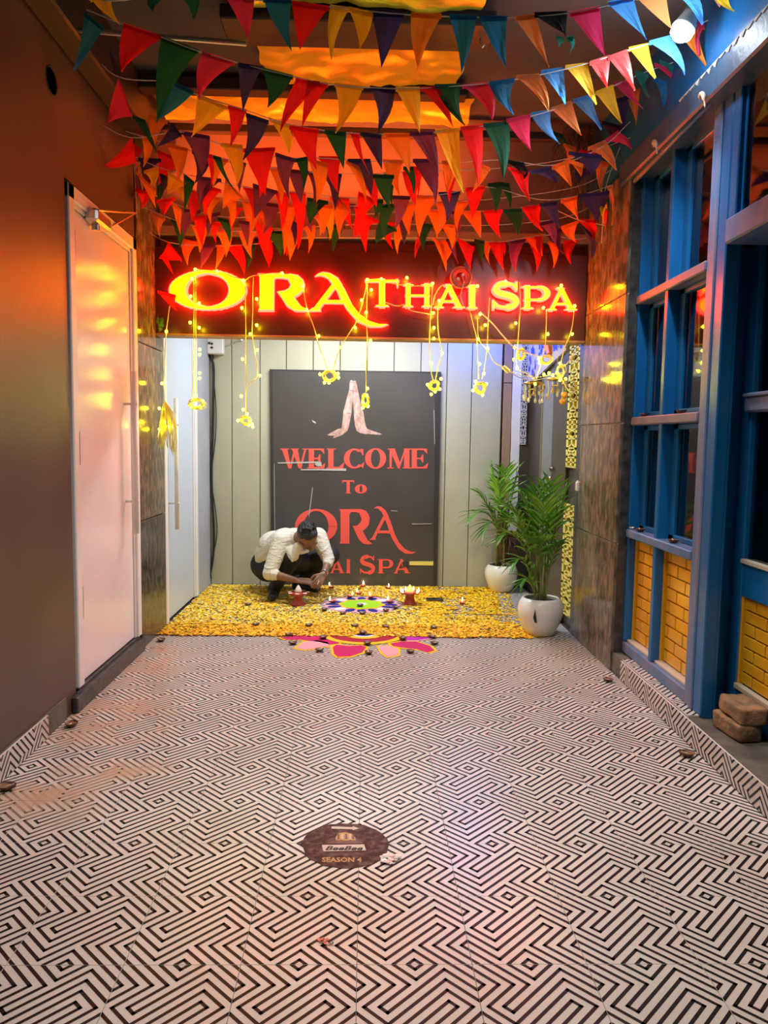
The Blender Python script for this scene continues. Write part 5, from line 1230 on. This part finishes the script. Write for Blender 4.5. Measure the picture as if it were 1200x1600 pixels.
J = dict(pelvis=PY(421, 884, 6.98), belly=PY(424, 866, 6.90), chest=PY(446, 850, 6.74), upper=PY(458, 842, 6.68), neck=PY(468, 840, 6.60), head=PY(481, 838, 6.50),
 shR=PY(440, 845, 6.62), elR=PY(421, 896, 6.50), wrR=PY(464, 907, 6.42), shL=PY(497, 838, 6.76), elL=PY(514, 876, 6.66), wrL=PY(505, 898, 6.50),
 hipR=PY(418, 888, 6.90), hipL=PY(432, 886, 7.04), knR=PY(456, 872, 6.60), knL=PY(516, 868, 6.93), anR=PY(428, 922, 6.66), anL=PY(472, 912, 7.0))
J['anR'].z = .085; J['anL'].z = .085
# head orientation: face looks down, forward (towards camera) and to the right
face = Vector((.42, -.52, -.74)).normalized(); hup = (Vector((.05, -.62, .62))); hup = (hup-face*hup.dot(face)).normalized(); hs = face.cross(hup).normalized()
HR_ = Matrix((hs, face, hup)).transposed()     # local x: side, y: face direction, z: crown
def H_(x, y, z): return J['head']+HR_ @ Vector((x, y, z))
b = MB()
ell(b, H_(0, -.008, .015), .079, .096, .105, HR_)           # skull
ell(b, H_(0, .035, -.045), .060, .062, .075, HR_)           # face
ell(b, H_(0, .062, -.098), .030, .026, .022, HR_)           # chin
ell(b, H_(0, .088, .012), .052, .014, .014, HR_)            # brow
capsule(b, H_(0, .092, -.002), H_(0, .112, -.036), .009, .015)   # nose
ell(b, H_(0, .106, -.042), .018, .010, .008, HR_)
for s in (-1, 1):
    ell(b, H_(s*.031, .082, -.006), .014, .009, .008, HR_)   # lids
    ell(b, H_(s*.079, .0, -.018), .010, .018, .031, HR_)     # ears
    ell(b, H_(s*.042, .06, -.04), .022, .022, .02, HR_)
ell(b, H_(0, .092, -.067), .024, .009, .006, HR_); ell(b, H_(0, .090, -.078), .020, .009, .006, HR_)
chain(b, [H_(0, -.02, -.06), J['neck'], J['upper']], [.055, .058, .075])
chain(b, [J['upper'], J['chest'], J['belly'], J['pelvis']], [.095, .12, .12, .12])
chain(b, [J['chest'], J['shR']], [.07, .052]); chain(b, [J['upper'], J['shL']], [.07, .052])
chain(b, [J['shR'], J['elR'], J['elR'].lerp(J['wrR'], .35), J['wrR']], [.05, .038, .038, .024])
chain(b, [J['shL'], J['elL'], J['elL'].lerp(J['wrL'], .35), J['wrL']], [.05, .038, .036, .023])
chain(b, [J['hipR'], J['knR'], J['anR']], [.075, .05, .035]); chain(b, [J['hipL'], J['knL'], J['anL']], [.075, .05, .035])
# hands: palm, four unequal bent fingers, thumb
def hand(mb, w, tgt, nrm, th_side, curl=.5, s=1.0):
    w = Vector(w); d = (Vector(tgt)-w).normalized(); n = Vector(nrm); n = (n-d*n.dot(d)).normalized(); sd = d.cross(n).normalized()*th_side
    pc_ = w+d*.045*s
    for k in range(4):
        u = (k-1.5)*.0195*s; capsule(mb, w+sd*u*.55+d*.005, w+d*.078*s+sd*u, .014*s, .0105*s)
    for k, Lf in enumerate((.066, .074, .070, .054)):        # index first, on the thumb side
        u = (1.5-k)*.0205*s; a = w+d*.080*s+sd*u; c1 = curl*(1+.12*k); L = Lf*s
        d1 = (d*cos(c1*.5)-n*sin(c1*.5)).normalized(); p1 = a+d1*L*.45
        d2 = (d*cos(c1*1.3)-n*sin(c1*1.3)).normalized(); p2 = p1+d2*L*.32; d3 = (d*cos(c1*1.9)-n*sin(c1*1.9)).normalized(); p3 = p2+d3*L*.25
        chain(mb, [a, p1, p2, p3], [.0098*s, .0088*s, .008*s, .0066*s])
    t0 = w+d*.022*s+sd*.022*s; t1 = t0+(d*.55+sd*.65-n*.35).normalized()*.040*s; t2 = t1+(d*.9+sd*.1-n*.45).normalized()*.030*s; t3 = t2+(d*.95-sd*.15-n*.4).normalized()*.022*s
    chain(mb, [t0, t1, t2, t3], [.015*s, .0115*s, .0098*s, .0075*s])
    return p3
tR = PY(497, 909, 6.44); tL = PY(494, 914, 6.42)
hand(b, J['wrR'], tR, (0, -.35, .95), -1, .55, 1.12)
hand(b, J['wrL'], tL, (.55, -.5, .6), 1, .75, 1.12)
remeshed(b, 'body', M['skin'], man, .0048, 3)
# hair
h = MB()
ell(h, H_(0, -.024, .038), .086, .094, .100, HR_); ell(h, H_(0, -.055, .0), .078, .062, .085, HR_); ell(h, H_(0, .035, .088), .068, .050, .034, HR_)
rn = random.Random(9)
for k in range(70):
    a = rn.uniform(0, 2*pi); e = rn.uniform(.15, 1.0); p = Vector((cos(a)*.075*e, -.02+sin(a)*.085*e, .04+.098*math.sqrt(max(.02, 1-e*e))))
    q = p+Vector((rn.uniform(-.02, .02), rn.uniform(-.01, .035), rn.uniform(.006, .022))); capsule(h, H_(*p), H_(*q), .010, .004, 6)
remeshed(h, 'hair', M['hair'], man, .006, 1, 'short tousled black hair')
br = MB()
for s in (-1, 1): capsule(br, H_(s*.016, .098, .016), H_(s*.046, .088, .018), .0035, .0025, 6)
br.build('eyebrows', M['hair'], man)
# shirt
s = MB(); G = .016
chain(s, [J['upper'].lerp(J['neck'], .25), J['chest'], J['belly'], J['pelvis'].lerp(J['belly'], .45)], [.094, .146, .150, .145])
ell(s, J['chest'].lerp(J['belly'], .5)+Vector((-.03, .06, .03)), .16, .16, .13)
chain(s, [J['chest'], J['shR'], J['elR'], J['elR'].lerp(J['wrR'], .22)], [.12, .082, .060, .048])
chain(s, [J['chest'], J['shL'], J['elL'].lerp(J['shL'], .06), J['elL'].lerp(J['wrL'], .2)], [.12, .080, .056, .046])
chain(s, [J['shR'], J['upper'], J['shL']], [.082, .098, .080])
capsule(s, J['chest']+Vector((.06, -.06, -.02)), PY(459, 869, 6.50), .085, .045); capsule(s, PY(466, 856, 6.50), PY(457, 876, 6.46), .05, .014)      # hanging front
# creases: thin ridges round sleeves and back
rn = random.Random(2)
def ridges(mb, a, b, ra, rb, n):
    a = Vector(a); b = Vector(b); d = (b-a).normalized(); x = d.cross(Vector((.2, .3, 1))).normalized(); y = d.cross(x)
    for k in range(n):
        t = (k+.5+rn.uniform(-.2, .2))/n; r = lerp(ra, rb, t)-.0015; tl = rn.uniform(-.035, .035); c = a.lerp(b, t); a0 = rn.uniform(0, 6)
        mb.tube([c+x*cos(a0+q*.5)*r+y*sin(a0+q*.5)*r+d*tl*sin(q*.7) for q in range(9)], [.001]+[.0065]*7+[.001], 6)
ridges(s, J['shR'], J['elR'], .080, .060, 7); ridges(s, J['shL'], J['elL'], .078, .055, 6); ridges(s, J['chest'], J['belly'], .146, .150, 5); ridges(s, J['elR'], J['elR'].lerp(J['wrR'], .22), .06, .048, 2)
remeshed(s, 'shirt', M['shirt'], man, .0055, 3, 'cream long sleeved top pushed up to the elbows')
vn = MB()
chain(vn, [H_(-.085, -.03, -.085), PY(463, 856, 6.50), PY(471, 864, 6.47), PY(481, 861, 6.48), H_(.09, -.01, -.09)], [.012, .014, .014, .014, .012])
remeshed(vn, 'collar', M['shirt'], man, .006, 1)
# trousers
t = MB()
ell(t, J['pelvis']+Vector((-.01, .0, .01)), .165, .17, .145)
chain(t, [J['hipR'], J['knR']], [.125, .088]); chain(t, [J['knR'], J['anR']], [.080, .056])
chain(t, [J['hipL'], J['knL']], [.125, .088]); chain(t, [J['knL'], J['anL']], [.080, .056])
capsule(t, J['hipR'].lerp(J['knR'], .6), J['hipL'].lerp(J['knL'], .6), .09, .09)
remeshed(t, 'trousers', M['black_cloth'], man, .009, 3, 'black trousers')
def shoe(a, d, L=.27):
    a = Vector(a); d = Vector(d).normalized(); g = Vector((a.x, a.y, .045))
    m = MB(); heel = g-d*.06; toe = g+d*(L-.11)
    chain(m, [heel, g+d*.05, toe], [.046, .045, .038]); capsule(m, g+Vector((0, 0, .01)), a+Vector((0, 0, .01)), .05, .052)
    for v_i, v in enumerate(m.v): m.v[v_i] = (v[0], v[1], max(v[2], .008))
    remeshed(m, 'shoe', M['shoe'], man, .007, 2)
shoe(J['anR'], (.0, -1, 0)); shoe(J['anL'], (.86, -.5, 0))
wr = J['wrL'].lerp(J['elL'], .14); dd = (J['elL']-J['wrL']).normalized(); xx = dd.cross(Vector((0, 0, 1))).normalized(); yy = dd.cross(xx)
MB().tube([wr+xx*cos(q*pi/12)*.031+yy*sin(q*pi/12)*.031 for q in range(25)], .0035, 6, cap=False).build('bracelet', M['metal_b'], man, smooth=True, label='silver bracelet')
pp = PY(496, 913, 6.40)
MB().tube([pp, pp+Vector((.012, .0, .03))], .005, 6).build('cotton_wick', M['wick'], label='white cotton wick held in the man\'s fingers', cat='wick')
